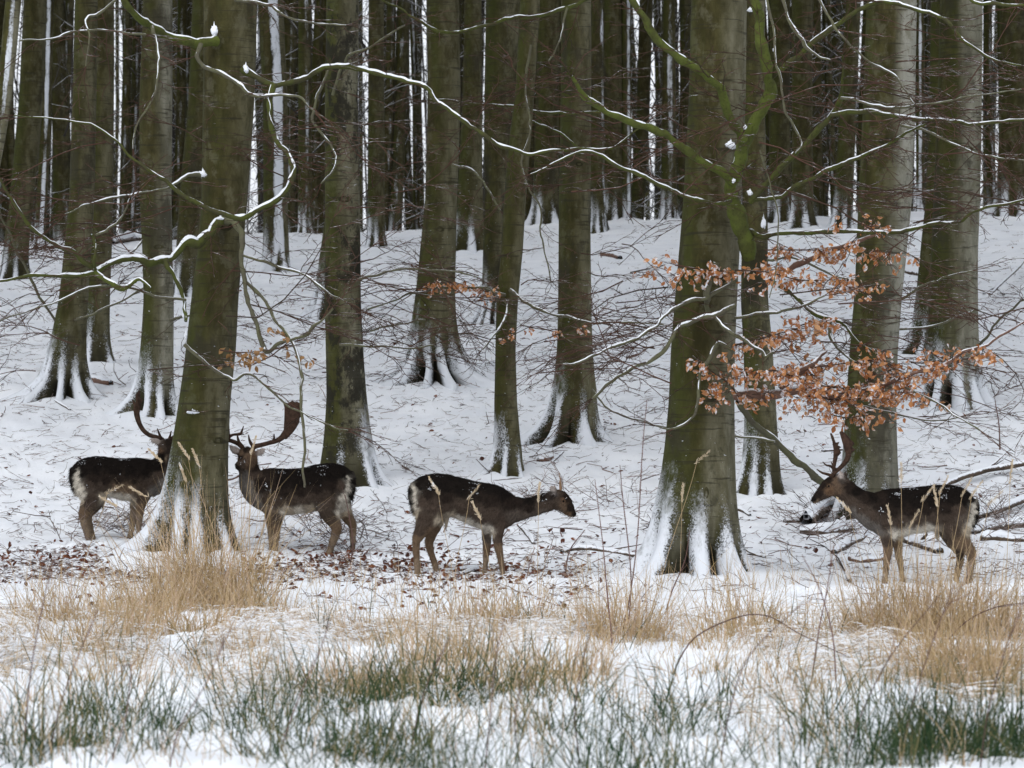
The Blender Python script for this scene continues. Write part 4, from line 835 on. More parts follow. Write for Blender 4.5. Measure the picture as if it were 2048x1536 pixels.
for T in (T1, T2, T5, T7, T8B, T9, T10, T11, T12):
    o = T.thin.build('thin_boughs', M['twig'], T.e, T.o); o['kind'] = 'stuff'
for k, (T, n) in enumerate([(T1, 5.0), (T10, 5.0), (T8B, 4.5), (T9, 4), (T5, 4), (T2, 4), (T3A, 4), (T12, 4), (T11, 4), (T7, 4), (T10B, 4)]): finish_twigs(T, n, (.3, 1.0), 30 + k, fine=.85)
# ---- bare crowns meeting overhead: limbs and boughs added out of view to shade the wood
def canopy():
    rng = np.random.RandomState(15); tb = Tubes()
    for k in range(7000):
        Y = rng.uniform(31, 125); X = rng.uniform(-.42, .42) * Y + rng.uniform(-6, 6); lo = max(9.0, CAMZ + 900 / FPX * Y + 1.2); z = rng.uniform(lo, lo + 12)
        a = rng.uniform(0, 6.28); d = np.array([math.cos(a), math.sin(a), rng.uniform(.1, .8)]); L = rng.uniform(2.5, 6); P = [np.array([X, Y, z])]
        for q in range(4): d = d / np.linalg.norm(d) + rng.normal(0, .22, 3); P.append(P[-1] + d * L / 4)
        r0 = rng.uniform(.05, .13); tb.add(P, np.linspace(r0, r0 * .35, 5), 3, rng.uniform())
    for k in range(5000):       # extra unseen limbs added to darken the wood beyond the crest
        Y = rng.uniform(80, 200); X = rng.uniform(-.3, .3) * Y; lo = CAMZ + 900 / FPX * Y + 1.5; z = rng.uniform(lo, lo + 12); a = rng.uniform(0, 6.28); L = rng.uniform(3, 7); d = np.array([math.cos(a), math.sin(a), rng.uniform(-.1, .6)])
        r0 = rng.uniform(.08, .2); c0 = np.array([X, Y, z]); tb.add([c0, c0 + d * L * .5 + rng.normal(0, .3, 3), c0 + d * L], [r0, r0 * .8, r0 * .4], 3, rng.uniform())
    tag(tb.build('shade_canopy', M['fartwig']), 'unseen bare beech crowns overhead, added to shade the wood', 'branches', kind='stuff')
canopy()
PITS = []
# ------------------------------------------------------------------ the four fallow deer
def loft(V, F, P, seg=16, fixed=None):
    """closed tube of elliptical rings; rows of P: x, y, z, half height (in the side plane), half width (across)"""
    P = np.asarray(P, float); c = P[:, :3]; t = np.gradient(c, axis=0); t /= np.linalg.norm(t, axis=1, keepdims=True) + 1e-9
    if fixed is not None: n1 = np.repeat(np.array([fixed], float), len(P), 0); n2 = np.repeat(np.array([[0, 1., 0]]), len(P), 0)
    else:
        n1 = np.cross(t, [0, 1.0, 0]); n1 /= np.linalg.norm(n1, axis=1, keepdims=True) + 1e-9; n2 = np.cross(n1, t)
    th = np.linspace(0, 2 * math.pi, seg, endpoint=False); b = len(V)
    for k in range(len(P)):
        for a in th: V.append(c[k] + n1[k] * math.cos(a) * P[k, 3] + n2[k] * math.sin(a) * P[k, 4])
    for k in range(len(P) - 1):
        for j in range(seg): F.append((b + k*seg + j, b + k*seg + (j+1) % seg, b + (k+1)*seg + (j+1) % seg, b + (k+1)*seg + j))
    V.append(c[0] - t[0] * min(P[0, 3], P[0, 4]) * .5); V.append(c[-1] + t[-1] * min(P[-1, 3], P[-1, 4]) * .5)
    for j in range(seg):
        F.append((len(V) - 2, b + (j+1) % seg, b + j)); F.append((len(V) - 1, b + (len(P)-1)*seg + j, b + (len(P)-1)*seg + (j+1) % seg))

class Deer:
    def __init__(s, label, crop, scale, D, foot, back=-1.0):
        s.back = back
        s.x0, s.y0 = crop; s.k = scale; s.D = D; s.u = D / FPX / scale          # metres per crop unit
        f = s.w(foot[0], foot[1], 0); s.o = np.array([f[0], D, gzs(f[0], D)]); s.lift = s.o[2] - f[2] - .02
        s.V, s.F = [], []; s.e = empty('fallow_deer', s.o, label, 'deer', 'fallow deer')
    def w(s, x, y, dy=0.0):
        px = s.x0 + x / s.k; py = s.y0 + y / s.k
        return np.array([(px - CX) / FPX * s.D, s.D + dy, CAMZ + (HY - py) / FPX * s.D])
    def l(s, x, y, dy=0.0): p = s.w(x, y, dy) - s.o; p[2] += s.lift; return p
    def torso(s, st, wmax=.185):
        P = []
        for (x, t, b, wf) in spline(st, 4): P.append((*s.l(x, (t + b) / 2), (b - t) / 2 * s.u, wmax * wf))
        loft(s.V, s.F, P, 24, (0, 0, 1.0))
    def tube(s, st, seg=14, per=4):
        if len(st) > 7 and st[-1][1] - st[0][1] > 300: f = s.l(st[-1][0], st[-1][1], st[-1][2]) + s.o; PITS.append((f[0], f[1], .075, .055))
        """st rows: x, y, depth (m), half size (crop units), width factor"""
        P = []
        for (x, y, dy, r, wf) in spline(np.array(st, float), per): P.append((*s.l(x, y, dy), r * s.u, r * s.u * wf))
        loft(s.V, s.F, P, seg)
    def body(s, anchors, back_y, flecks=1.0, voxel=0.0085):
        me = bpy.data.meshes.new('tmp'); me.from_pydata([tuple(v) for v in s.V], [], s.F); me.update()
        ob = bpy.data.objects.new('tmp', me); COL.objects.link(ob)
        m = ob.modifiers.new('r', 'REMESH'); m.mode = 'VOXEL'; m.voxel_size = voxel
        sm = ob.modifiers.new('s', 'SMOOTH'); sm.factor = 0.5; sm.iterations = 7
        dg = bpy.context.evaluated_depsgraph_get(); me2 = bpy.data.meshes.new_from_object(ob.evaluated_get(dg)); bpy.data.objects.remove(ob)
        n = len(me2.vertices); co = np.zeros(n * 3); me2.vertices.foreach_get('co', co); co = co.reshape(-1, 3)
        q = co + s.o; cx = ((q[:, 0] / s.D * FPX + CX) - s.x0) * s.k; cy = ((HY - (q[:, 2] - s.lift - CAMZ) / s.D * FPX) - s.y0) * s.k
        wgt = np.zeros(n); col = np.zeros((n, 3)); jx = cx + 26 * fbm(cx * .03, cy * .03, 2, 3) * 2; jy = cy + 26 * fbm(cx * .03, cy * .03, 8, 3) * 2
        for a in anchors:
            x, y, c = a[:3]; sz = a[3] if len(a) > 3 else 1.0
            d = ((jx - x) ** 2 + (jy - y) ** 2) / (sz * sz) + 60; w = d ** -2.2; wgt += w; col += w[:, None] * np.array(c)
        col /= wgt[:, None]
        # roughen the coat a little
        nr = np.zeros(n * 3); me2.vertices.foreach_get('normal', nr); nr = nr.reshape(-1, 3)
        co = co + nr * (0.006 * fbm(co[:, 0] * 30 + co[:, 1] * 17, co[:, 2] * 30, 4, 3) * 2)[:, None]; me2.vertices.foreach_set('co', co.ravel())
        a = me2.attributes.new('col', 'FLOAT_COLOR', 'POINT'); a.data.foreach_set('color', np.concatenate([col, np.ones((n, 1))], 1).ravel())
        lum = col.mean(1); bk = sstep(.05, .02, lum) if False else (1 - sstep(.03, .06, lum)) * (1 - sstep(back_y, back_y + 120, cy)) * flecks
        a = me2.attributes.new('back', 'FLOAT', 'POINT'); a.data.foreach_set('value', bk)
        me2.name = 'body'; me2.materials.clear(); me2.materials.append(M['deer']); me2.polygons.foreach_set('use_smooth', np.ones(len(me2.polygons), dtype=bool)); me2.update()
        bo = add_obj('body', me2, s.e)
        # short coat hairs lying back along the body
        rg = np.random.RandomState(int(s.D * 100) % 997); m = 15000; i = rg.randint(0, n, m); me2.vertices.foreach_get('normal', (nn := np.zeros(n * 3))); nn = nn.reshape(-1, 3)[i]; r0 = co[i] + rg.normal(0, .004, (m, 3))
        lie = np.stack([np.full(m, s.back), rg.normal(0, .15, m), np.full(m, -.75)], -1) + rg.normal(0, .22, (m, 3)); lie -= nn * (lie * nn).sum(1)[:, None] * .8; lie /= np.linalg.norm(lie, axis=1)[:, None] + 1e-6
        ln = np.interp(cy[i], [cy.min(), back_y + 100, back_y + 330, cy.max()], [.024, .026, .013, .009])[:, None] * rg.uniform(.6, 1.3, (m, 1)); sd = np.cross(lie, nn); sd /= np.linalg.norm(sd, axis=1)[:, None] + 1e-6
        tip = r0 + (lie + nn * .30) * ln; W = .0022
        HV = np.stack([r0 - sd * W, r0 + sd * W, tip], 1).reshape(-1, 3); HF = np.arange(m * 3).reshape(-1, 3); hc = np.clip(col[i] * rg.uniform(.45, 1.35, (m, 1)), 0, .8)
        f_ = add_obj('fur', mesh_from('fur', HV, HF, M['fur'], False, {'col': np.repeat(hc, 3, 0)}), s.e); f_['kind'] = 'stuff'
    def antler(s, beam, tines, palm=None, tilt=0.0, thick=.016, mat='antler', dy0=0.0, curve=0.0):
        """beam and tines: rows x, y, depth, radius; palm: outline in crop units standing at depth dy0, bellied and thick"""
        V, F = [], []
        for st in [beam] + tines:
            P = [(*s.l(x, y, dy), r * s.u, r * s.u) for (x, y, dy, r) in spline(np.array(st, float), 4)]; loft(V, F, P, 8)
        if palm:
            pl = np.array(palm, float); c = pl.mean(0); n = len(pl); b = len(V)
            def layer(f, off):
                for p in pl:
                    q = c + (p - c) * f; V.append(s.l(q[0], q[1], dy0 + tilt * (q[0] - c[0]) * s.u + curve * ((q[1] - c[1]) * s.u) + off))
            layer(.93, -thick * .35); layer(1.0, 0); layer(.93, thick * .35); layer(.55, thick); layer(.55, -thick)
            L = [b, b + n, b + 2*n, b + 3*n, b + 4*n]
            for a, d in ((L[4], L[0]), (L[0], L[1]), (L[1], L[2]), (L[2], L[3])):
                for j in range(n): F.append((a + j, a + (j+1) % n, d + (j+1) % n, d + j))
            V.append(s.l(*c, dy0 + thick)); V.append(s.l(*c, dy0 - thick))
            for j in range(n): F.append((L[3] + j, L[3] + (j+1) % n, len(V) - 2)); F.append((L[4] + (j+1) % n, L[4] + j, len(V) - 1))
        add_obj('antler', mesh_from('antler', np.array(V), F, M[mat]), s.e)
    def eye(s, x, y, dy, r=.013):
        V, F = [], []; loft(V, F, [(*s.l(x - r * .6 / s.u, y, dy), r * .55, r * .6), (*s.l(x, y, dy), r, r * .8), (*s.l(x + r * .6 / s.u, y, dy), r * .55, r * .6)], 10)
        add_obj('eye', mesh_from('eye', np.array(V), F, M['eye']), s.e)

BLK = (.0085, .0068, .0058); DK = (.017, .0125, .010); BRN = (.052, .038, .029); GRY = (.078, .062, .050); FACE = (.098, .066, .044); LEG = (.116, .079, .051); LEGP = (.165, .122, .084)
WHT = (.48, .44, .37); CRM = (.33, .28, .21); HOOF = (.03, .024, .02); CHEST = (.115, .102, .090); EARI = (.30, .26, .235); TANH = (.115, .07, .042)

# --- young deer with spikes, walking right, in the middle
d = Deer('young fallow deer with short spike antlers facing right, third from the left', (780, 900), 4.876, groundY(930, 1150) + .25, (680, 1240))
d.torso([(205, 340, 560, .35), (240, 290, 620, .62), (320, 245, 680, .85), (430, 222, 690, .95), (520, 224, 662, .96), (600, 240, 650, .97), (700, 265, 690, 1.03), (800, 290, 735, 1.08), (900, 310, 775, 1.05), (980, 322, 790, 1.0), (1060, 342, 788, .92), (1130, 380, 765, .78), (1190, 425, 725, .6), (1235, 450, 695, .45)])
d.tube([(1080, 560, 0, 190, .8), (1200, 572, 0, 135, .72), (1330, 560, 0, 104, .68), (1450, 527, 0, 96, .66), (1560, 492, 0, 95, .66), (1640, 470, 0, 96, .62)])
d.tube([(1590, 470, 0, 88, .75), (1640, 480, 0, 104, .72), (1690, 515, 0, 92, .72), (1735, 565, 0, 70, .68), (1772, 607, 0, 47, .74), (1798, 634, 0, 31, .8)])
d.tube([(1610, 445, -.05, 22, .6), (1592, 405, -.085, 32, .55), (1580, 365, -.10, 25, .5), (1574, 335, -.105, 8, .5)])
d.tube([(1625, 435, .05, 20, .6), (1612, 400, .10, 28, .5), (1606, 362, .12, 20, .5), (1602, 335, .125, 7, .5)])
d.tube([(225, 325, 0, 30, 1), (202, 390, 0, 26, 1), (203, 480, 0, 22, 1), (222, 570, 0, 18, 1), (238, 640, 0, 7, 1)])
for dy, st in ((-.09, [(400, 540, 175, .55), (370, 660, 130, .55), (322, 760, 84, .6), (275, 840, 56, .7), (258, 900, 41, .8), (258, 1000, 35, .8), (265, 1100, 33, .8), (270, 1180, 32, .9), (275, 1225, 34, 1.1), (282, 1246, 34, 1.2)]),
               (.09, [(420, 560, 160, .55), (440, 700, 90, .55), (412, 800, 58, .6), (382, 880, 50, .7), (385, 950, 38, .8), (410, 1040, 34, .8), (440, 1130, 32, .9), (458, 1190, 31, 1.1), (468, 1212, 32, 1.2)]),
               (-.085, [(1060, 600, 115, .5), (1050, 720, 88, .55), (1052, 820, 56, .7), (1052, 900, 48, .8), (1068, 990, 37, .85), (1085, 1080, 30, .9), (1096, 1170, 26, 1), (1104, 1215, 29, 1.2), (1112, 1246, 32, 1.2)]),
               (.085, [(1000, 620, 100, .5), (955, 740, 66, .55), (945, 830, 50, .7), (943, 920, 43, .8), (938, 1010, 34, .85), (930, 1100, 29, .9), (923, 1180, 27, 1), (924, 1222, 29, 1.2), (928, 1240, 30, 1.2)])):
    d.tube([(x, y, dy, r, wf) for x, y, r, wf in st])
d.tube([(552, 650, 0, 26, 1), (550, 720, 0, 16, 1), (545, 790, 0, 6, 1)])
d.body([(300, 270, BLK), (430, 240, BLK), (430, 330, BLK, 1.3), (560, 260, BLK), (560, 350, BLK), (700, 290, BLK), (700, 390, BLK), (850, 330, BLK, 1.3), (850, 440, DK), (1000, 350, BLK, 1.3), (1000, 480, DK), (1120, 420, BLK, 1.2), (1150, 520, DK), (280, 340, BLK, .8),
    (380, 430, DK), (330, 500, BRN), (430, 520, BRN, 1.2), (560, 470, DK), (560, 560, BRN), (700, 560, BRN, 1.2), (820, 580, BRN), (900, 660, BRN), (1000, 620, BRN), (1080, 700, BRN), (1200, 640, GRY), (1250, 500, DK), (1350, 490, BLK), (1350, 570, DK), (1350, 640, GRY), (1480, 450, BLK), (1480, 540, BRN), (1480, 600, GRY), (1580, 430, DK), (1600, 540, BRN),
    (590, 625, CRM, .8), (680, 660, WHT, .55), (780, 710, WHT, .66), (880, 745, WHT, .66), (960, 775, WHT, .66), (560, 700, CRM, .6), (995, 830, CRM, .5),
    (300, 650, BRN), (380, 700, BRN), (480, 690, CRM, .6), (300, 790, BRN), (262, 870, LEG), (330, 880, LEG), (262, 1000, LEG), (265, 1120, LEGP), (275, 1225, LEGP, .6), (285, 1250, HOOF, .5), (420, 800, LEG), (400, 930, LEG), (420, 1050, LEG), (450, 1160, LEGP), (468, 1220, HOOF, .5),
    (1060, 850, BRN), (1060, 960, LEG), (1085, 1080, LEG), (1100, 1190, LEGP), (1110, 1250, HOOF, .5), (945, 850, GRY), (940, 980, LEG), (928, 1100, LEGP), (924, 1200, LEGP), (928, 1245, HOOF, .5),
    (195, 400, BLK, .8), (200, 500, BLK, .8), (225, 590, DK, .5), (240, 360, WHT, .55), (238, 420, WHT, .48), (242, 480, WHT, .48), (250, 540, WHT, .48), (258, 600, CRM, .6), (240, 640, CRM, .6),
    (1590, 370, EARI, .6), (1588, 420, EARI, .6), (1660, 380, BRN, .7), (1640, 470, BRN), (1720, 460, DK), (1690, 540, FACE), (1690, 480, TANH, .6), (1770, 560, DK), (1745, 625, TANH, .7), (1806, 630, BLK, .6), (1775, 650, LEGP, .5), (1650, 600, GRY, .8)], 520)
d.antler([(1662, 385, -.035, 11), (1657, 340, -.04, 8), (1650, 290, -.045, 3)], [], mat='spike')
d.antler([(1672, 380, .035, 9), (1664, 300, .045, 6), (1646, 212, .05, 3)], [], mat='spike')
d.eye(1690, 492, -.070, .012); d.eye(1690, 492, .070, .012)

# --- buck standing side-on, head turned to the camera
d = Deer('dark fallow buck with broad palmed antlers turning its face to the camera', (430, 780), 4.39, groundY(590, 1110) + .1, (830, 1465), 1.0)
d.torso([(385, 760, 1010, .5), (410, 720, 1075, .7), (450, 703, 1100, .85), (520, 701, 1115, .98), (600, 705, 1116, 1.05), (700, 705, 1110, 1.1), (800, 690, 1096, 1.1), (900, 668, 1075, 1.05), (1000, 656, 1060, 1.0), (1090, 664, 1040, .9), (1150, 690, 1000, .74), (1190, 730, 930, .5), (1205, 760, 880, .35)], .20)
d.tube([(470, 900, 0, 195, .8), (390, 880, -.01, 165, .75), (335, 830, -.03, 128, .78), (312, 760, -.05, 102, .8), (300, 690, -.07, 90, .8), (296, 620, -.08, 80, .85)])
d.tube([(318, 575, -.02, 62, .9), (300, 590, -.06, 84, .98), (288, 605, -.11, 84, .92), (270, 632, -.16, 66, .86), (248, 660, -.21, 47, .9), (230, 680, -.25, 40, .9), (218, 692, -.275, 30, .9)])
d.tube([(228, 572, -.08, 16, .6), (200, 555, -.085, 32, .45), (168, 532, -.09, 32, .4), (132, 503, -.09, 9, .5)])
d.tube([(362, 572, -.07, 16, .6), (385, 565, -.075, 30, .45), (412, 552, -.08, 30, .4), (442, 526, -.08, 8, .5)])
d.tube([(1190, 740, 0, 30, 1), (1212, 800, 0, 26, 1), (1210, 880, 0, 24, 1), (1198, 950, 0, 20, 1), (1205, 990, 0, 7, 1)])
for dy, st in ((-.09, [(1020, 900, 150, .55), (1000, 1000, 128, .55), (1015, 1090, 92, .6), (1045, 1165, 66, .65), (1072, 1222, 50, .75), (1062, 1280, 41, .85), (1040, 1340, 35, .9), (1020, 1405, 31, 1), (1006, 1450, 33, 1.2), (996, 1475, 34, 1.2)]),
               (.09, [(1060, 900, 140, .55), (1100, 1020, 100, .55), (1140, 1100, 68, .6), (1180, 1165, 48, .7), (1203, 1215, 36, .8), (1206, 1300, 29, .9), (1206, 1390, 26, 1), (1204, 1450, 28, 1.2), (1202, 1475, 30, 1.2)]),
               (-.09, [(560, 960, 120, .5), (550, 1070, 80, .55), (548, 1150, 52, .7), (545, 1230, 38, .85), (541, 1310, 30, .9), (537, 1390, 25, 1), (535, 1440, 27, 1.2), (530, 1464, 28, 1.2)]),
               (.08, [(500, 960, 110, .5), (478, 1080, 58, .55), (476, 1160, 38, .75), (482, 1240, 31, .85), (487, 1320, 26, .9), (489, 1400, 23, 1), (490, 1440, 25, 1.2), (488, 1462, 26, 1.2)])):
    d.tube([(x, y, dy, r, wf) for x, y, r, wf in st])
d.tube([(930, 1060, 0, 24, 1), (928, 1100, 0, 14, 1), (935, 1165, 0, 5, 1)])
d.body([(480, 740, DK), (600, 740, BLK), (720, 740, BLK, 1.2), (850, 720, BLK, 1.2), (980, 690, BLK, 1.2), (1090, 710, BLK, 1.2), (1150, 760, BLK), (600, 830, BLK), (750, 820, BLK, 1.2), (900, 800, BLK, 1.2), (1050, 780, BLK), (500, 860, DK), (620, 920, DK), (760, 910, DK), (900, 880, DK), (1040, 860, DK), (1120, 860, BRN),
    (560, 980, BRN), (680, 985, BRN), (800, 975, BRN), (900, 950, BRN), (1000, 960, BRN), (1050, 1020, BRN), (460, 960, BRN), (420, 860, DK), (390, 760, BRN),
    (640, 1080, CRM, .9), (740, 1080, WHT, .66), (830, 1060, CRM, .9), (600, 1090, WHT, .48), (890, 1045, GRY, .6),
    (300, 820, CHEST), (270, 880, CHEST), (320, 940, CHEST, 1.1), (380, 1020, CHEST), (440, 1080, LEGP), (260, 790, CHEST), (340, 760, BRN), (370, 700, DK), (400, 820, DK),
    (980, 1090, BRN), (1030, 1130, BRN), (1072, 1230, LEG), (1045, 1320, LEGP), (1015, 1430, LEGP), (995, 1480, HOOF, .5), (1200, 1210, LEG), (1206, 1320, LEGP), (1205, 1420, LEG), (1200, 1482, HOOF, .5),
    (545, 1150, BRN), (545, 1250, LEG), (538, 1380, LEGP), (530, 1470, HOOF, .5), (475, 1170, LEG), (485, 1280, LEGP), (489, 1400, LEGP), (488, 1468, HOOF, .5),
    (1172, 790, WHT, .48), (1178, 840, WHT, .48), (1175, 890, WHT, .48), (1140, 950, WHT, .66), (1115, 1020, WHT, .75), (1095, 1080, WHT, .66), (1130, 1110, CRM, .6), (1215, 820, BLK, .7), (1205, 900, BLK, .7), (1195, 960, BLK, .6), (1160, 1150, LEG, .8),
    (290, 540, DK), (330, 560, TANH, .7), (285, 590, FACE), (235, 560, FACE), (345, 640, FACE), (300, 670, FACE), (255, 650, BRN), (215, 690, BLK, .8), (230, 722, GRY, .5), (290, 740, CHEST, .6), (345, 600, TANH, .5), (240, 600, DK), (225, 610, TANH, .4), (165, 530, EARI, .8), (420, 550, EARI, .8), (200, 555, EARI, .5), (390, 572, EARI, .5)], 1000)
d.antler([(335, 535, -.07, 22), (352, 512, -.07, 22), (400, 500, -.06, 20), (470, 482, -.05, 19), (540, 462, -.04, 21), (590, 432, -.03, 26), (625, 385, -.02, 30)], [[(345, 515, -.075, 17), (320, 480, -.10, 13), (308, 445, -.115, 10), (303, 408, -.12, 4)], [(505, 470, -.05, 14), (522, 445, -.06, 11), (522, 400, -.065, 4)]],
    [(596, 440), (605, 400), (607, 340), (611, 250), (612, 175), (598, 114), (640, 132), (655, 128), (677, 104), (700, 122), (722, 118), (740, 128), (752, 132), (752, 158), (770, 180), (750, 205), (767, 236), (745, 262), (742, 300), (715, 350), (690, 385), (650, 430), (630, 448)], tilt=.25, dy0=-.02, curve=-.1)
d.antler([(252, 535, -.08, 22), (240, 512, -.08, 21), (200, 482, -.08, 19), (140, 458, -.09, 18), (80, 440, -.10, 20), (30, 420, -.10, 24)], [[(248, 512, -.09, 16), (222, 475, -.11, 13), (210, 440, -.12, 10), (204, 396, -.125, 4)], [(110, 450, -.09, 14), (160, 410, -.08, 11), (225, 402, -.07, 12), (242, 372, -.07, 9), (256, 332, -.07, 4)], [(225, 400, -.07, 9), (262, 404, -.07, 4)]],
    [(10, 430), (0, 330), (5, 200), (20, 110), (60, 90), (100, 95), (130, 80), (152, 96), (136, 130), (132, 250), (138, 340), (145, 425), (100, 430), (50, 445)], tilt=-.25, dy0=-.11, curve=-.1)
d.eye(332, 607, -.155, .013); d.eye(238, 606, -.165, .013)

# --- buck at the left, head behind the trunk
d = Deer('dark fallow buck standing at the far left with its face hidden by the trunk', (130, 770), 4.388, groundY(215, 1083) + .15, (400, 1380))
d.torso([(62, 740, 870, .3), (90, 692, 950, .6), (150, 656, 1005, .85), (230, 636, 1020, .98), (330, 632, 1000, 1.05), (420, 645, 998, 1.08), (500, 652, 1018, 1.1), (600, 646, 1030, 1.05), (690, 650, 1012, .95), (770, 668, 985, .8), (830, 690, 950, .6)], .195)
d.tube([(720, 830, 0, 175, .8), (800, 800, 0, 158, .75), (850, 750, -.01, 130, .78), (885, 680, -.02, 104, .8), (900, 610, -.03, 84, .85), (905, 560, -.04, 76, .85)])
d.tube([(870, 545, 0, 60, .9), (890, 550, -.04, 78, .95), (915, 565, -.08, 76, .9), (945, 595, -.13, 58, .88), (972, 625, -.17, 42, .9), (990, 645, -.20, 30, .9)])
d.tube([(850, 525, -.03, 16, .6), (822, 510, -.035, 28, .5), (790, 495, -.04, 26, .45), (752, 478, -.04, 8, .5)])
d.tube([(75, 740, 0, 30, 1), (58, 800, 0, 27, 1), (70, 880, 0, 24, 1), (90, 940, 0, 18, 1), (100, 965, 0, 7, 1)])
for dy, st in ((-.09, [(230, 900, 150, .55), (245, 980, 128, .55), (225, 1050, 88, .6), (190, 1105, 58, .7), (172, 1145, 45, .8), (182, 1215, 36, .85), (200, 1290, 31, .9), (218, 1350, 29, 1.1), (232, 1385, 31, 1.2)]),
               (.10, [(250, 900, 145, .55), (255, 990, 110, .55), (235, 1070, 74, .6), (200, 1125, 50, .7), (190, 1170, 38, .8), (205, 1250, 32, .85), (222, 1320, 29, .9), (238, 1366, 29, 1.2)]),
               (-.09, [(690, 880, 120, .5), (682, 980, 84, .55), (672, 1070, 46, .75), (662, 1160, 33, .85), (656, 1240, 27, .9), (658, 1300, 25, 1.1), (662, 1345, 28, 1.2), (662, 1366, 30, 1.2)]),
               (.08, [(640, 880, 110, .5), (612, 1000, 56, .6), (600, 1090, 38, .8), (590, 1180, 31, .85), (578, 1270, 26, .9), (566, 1330, 26, 1.1), (558, 1372, 30, 1.2)])):
    d.tube([(x, y, dy, r, wf) for x, y, r, wf in st])
d.tube([(325, 1000, 0, 22, 1), (330, 1050, 0, 13, 1), (335, 1110, 0, 5, 1)])
d.body([(150, 690, BLK), (250, 660, BLK, 1.2), (380, 670, BLK, 1.2), (500, 680, BLK, 1.2), (620, 680, BLK, 1.2), (730, 690, BLK), (300, 740, BLK), (450, 750, BLK, 1.2), (600, 750, BLK, 1.2), (720, 770, BLK), (820, 720, BLK), (860, 640, BLK), (180, 760, BLK),
    (280, 820, DK), (380, 840, DK), (500, 840, DK), (640, 830, DK), (230, 880, BRN), (350, 900, BRN), (480, 900, LEG), (580, 920, LEG), (680, 880, BRN), (780, 860, BRN), (850, 800, BRN), (800, 930, CHEST), (870, 850, CHEST),
    (400, 985, WHT, .75), (480, 985, WHT, .75), (560, 1000, WHT, .75), (610, 1030, CRM, .7), (350, 985, CRM, .6),
    (250, 1000, BRN), (210, 1060, BRN), (170, 1130, LEG), (190, 1230, LEGP), (215, 1330, LEGP), (235, 1392, HOOF, .4), (670, 1000, BRN), (670, 1090, LEG), (656, 1200, LEGP), (660, 1310, LEGP), (590, 1120, LEGP), (580, 1240, LEGP), (560, 1345, LEGP), (556, 1380, HOOF, .6),
    (120, 770, WHT, .48), (118, 830, WHT, .55), (115, 880, WHT, .48), (150, 920, WHT, .75), (160, 980, WHT, .66), (160, 1030, CRM, .6), (60, 780, BLK, .7), (70, 860, BLK, .7), (90, 920, BLK, .6), (95, 740, BLK, .7),
    (860, 540, BRN), (900, 520, DK), (850, 575, TANH, .6), (930, 580, DK), (960, 620, BRN), (995, 645, BLK, .7), (810, 505, EARI, .7), (770, 486, EARI, .6), (900, 640, LEGP, .5)], 860)
d.antler([(868, 515, -.02, 21), (858, 490, -.02, 21), (810, 466, -.02, 19), (745, 448, -.02, 19), (690, 405, -.02, 20), (655, 345, -.02, 21), (636, 285, -.02, 25), (628, 230, -.02, 26)], [[(865, 495, -.03, 16), (842, 460, -.05, 12), (828, 425, -.055, 9), (815, 388, -.06, 4)], [(622, 200, -.02, 14), (606, 165, -.02, 10), (588, 132, -.02, 4)]],
    [(612, 262), (606, 215), (615, 180), (626, 150), (622, 95), (640, 70), (652, 42), (662, 80), (660, 120), (684, 140), (668, 168), (672, 190), (660, 230), (650, 290), (630, 290)], dy0=-.02, tilt=.9)
d.antler([(905, 515, -.05, 21), (930, 485, -.05, 20), (985, 455, -.05, 19), (1050, 420, -.05, 20), (1080, 350, -.05, 22)], [[(912, 500, -.06, 14), (930, 450, -.08, 9), (940, 410, -.085, 4)]],
    [(1060, 380), (1065, 300), (1060, 200), (1065, 120), (1100, 100), (1130, 130), (1150, 200), (1140, 280), (1110, 350), (1085, 390)], dy0=-.05, tilt=.4)
d.eye(862, 556, -.095, .012)

# --- buck at the right, looking left
d = Deer('fallow buck on the right looking left, antlers raised before the grey trunk', (1580, 840), 4.267, groundY(1850, 1172) + .2, (1160, 1440), 1.0)
d.torso([(690, 660, 930, .5), (730, 632, 985, .75), (790, 612, 1006, .9), (860, 600, 1012, 1.0), (950, 595, 1010, 1.06), (1050, 590, 990, 1.1), (1150, 580, 976, 1.1), (1250, 570, 962, 1.06), (1350, 567, 968, 1.0), (1430, 577, 985, .92), (1500, 608, 980, .78), (1555, 660, 920, .55), (1585, 720, 850, .35)], .195)
d.tube([(800, 800, 0, 195, .8), (720, 790, 0, 172, .76), (640, 752, 0, 138, .72), (560, 695, 0, 112, .7), (490, 630, 0, 96, .7), (435, 575, 0, 86, .7)])
d.tube([(460, 560, 0, 70, .8), (400, 565, 0, 90, .78), (340, 590, 0, 83, .76), (285, 635, 0, 63, .72), (240, 672, 0, 44, .76), (205, 698, 0, 32, .8), (190, 706, 0, 24, .85)])
d.tube([(425, 560, -.05, 20, .6), (428, 520, -.08, 32, .5), (424, 480, -.095, 26, .5), (416, 445, -.10, 8, .5)])
d.tube([(450, 550, .04, 18, .6), (466, 515, .06, 26, .5), (478, 480, .07, 20, .5), (486, 450, .075, 7, .5)])
d.tube([(1575, 700, 0, 28, 1), (1594, 760, 0, 25, 1), (1588, 840, 0, 22, 1), (1570, 900, 0, 18, 1), (1556, 945, 0, 7, 1)])
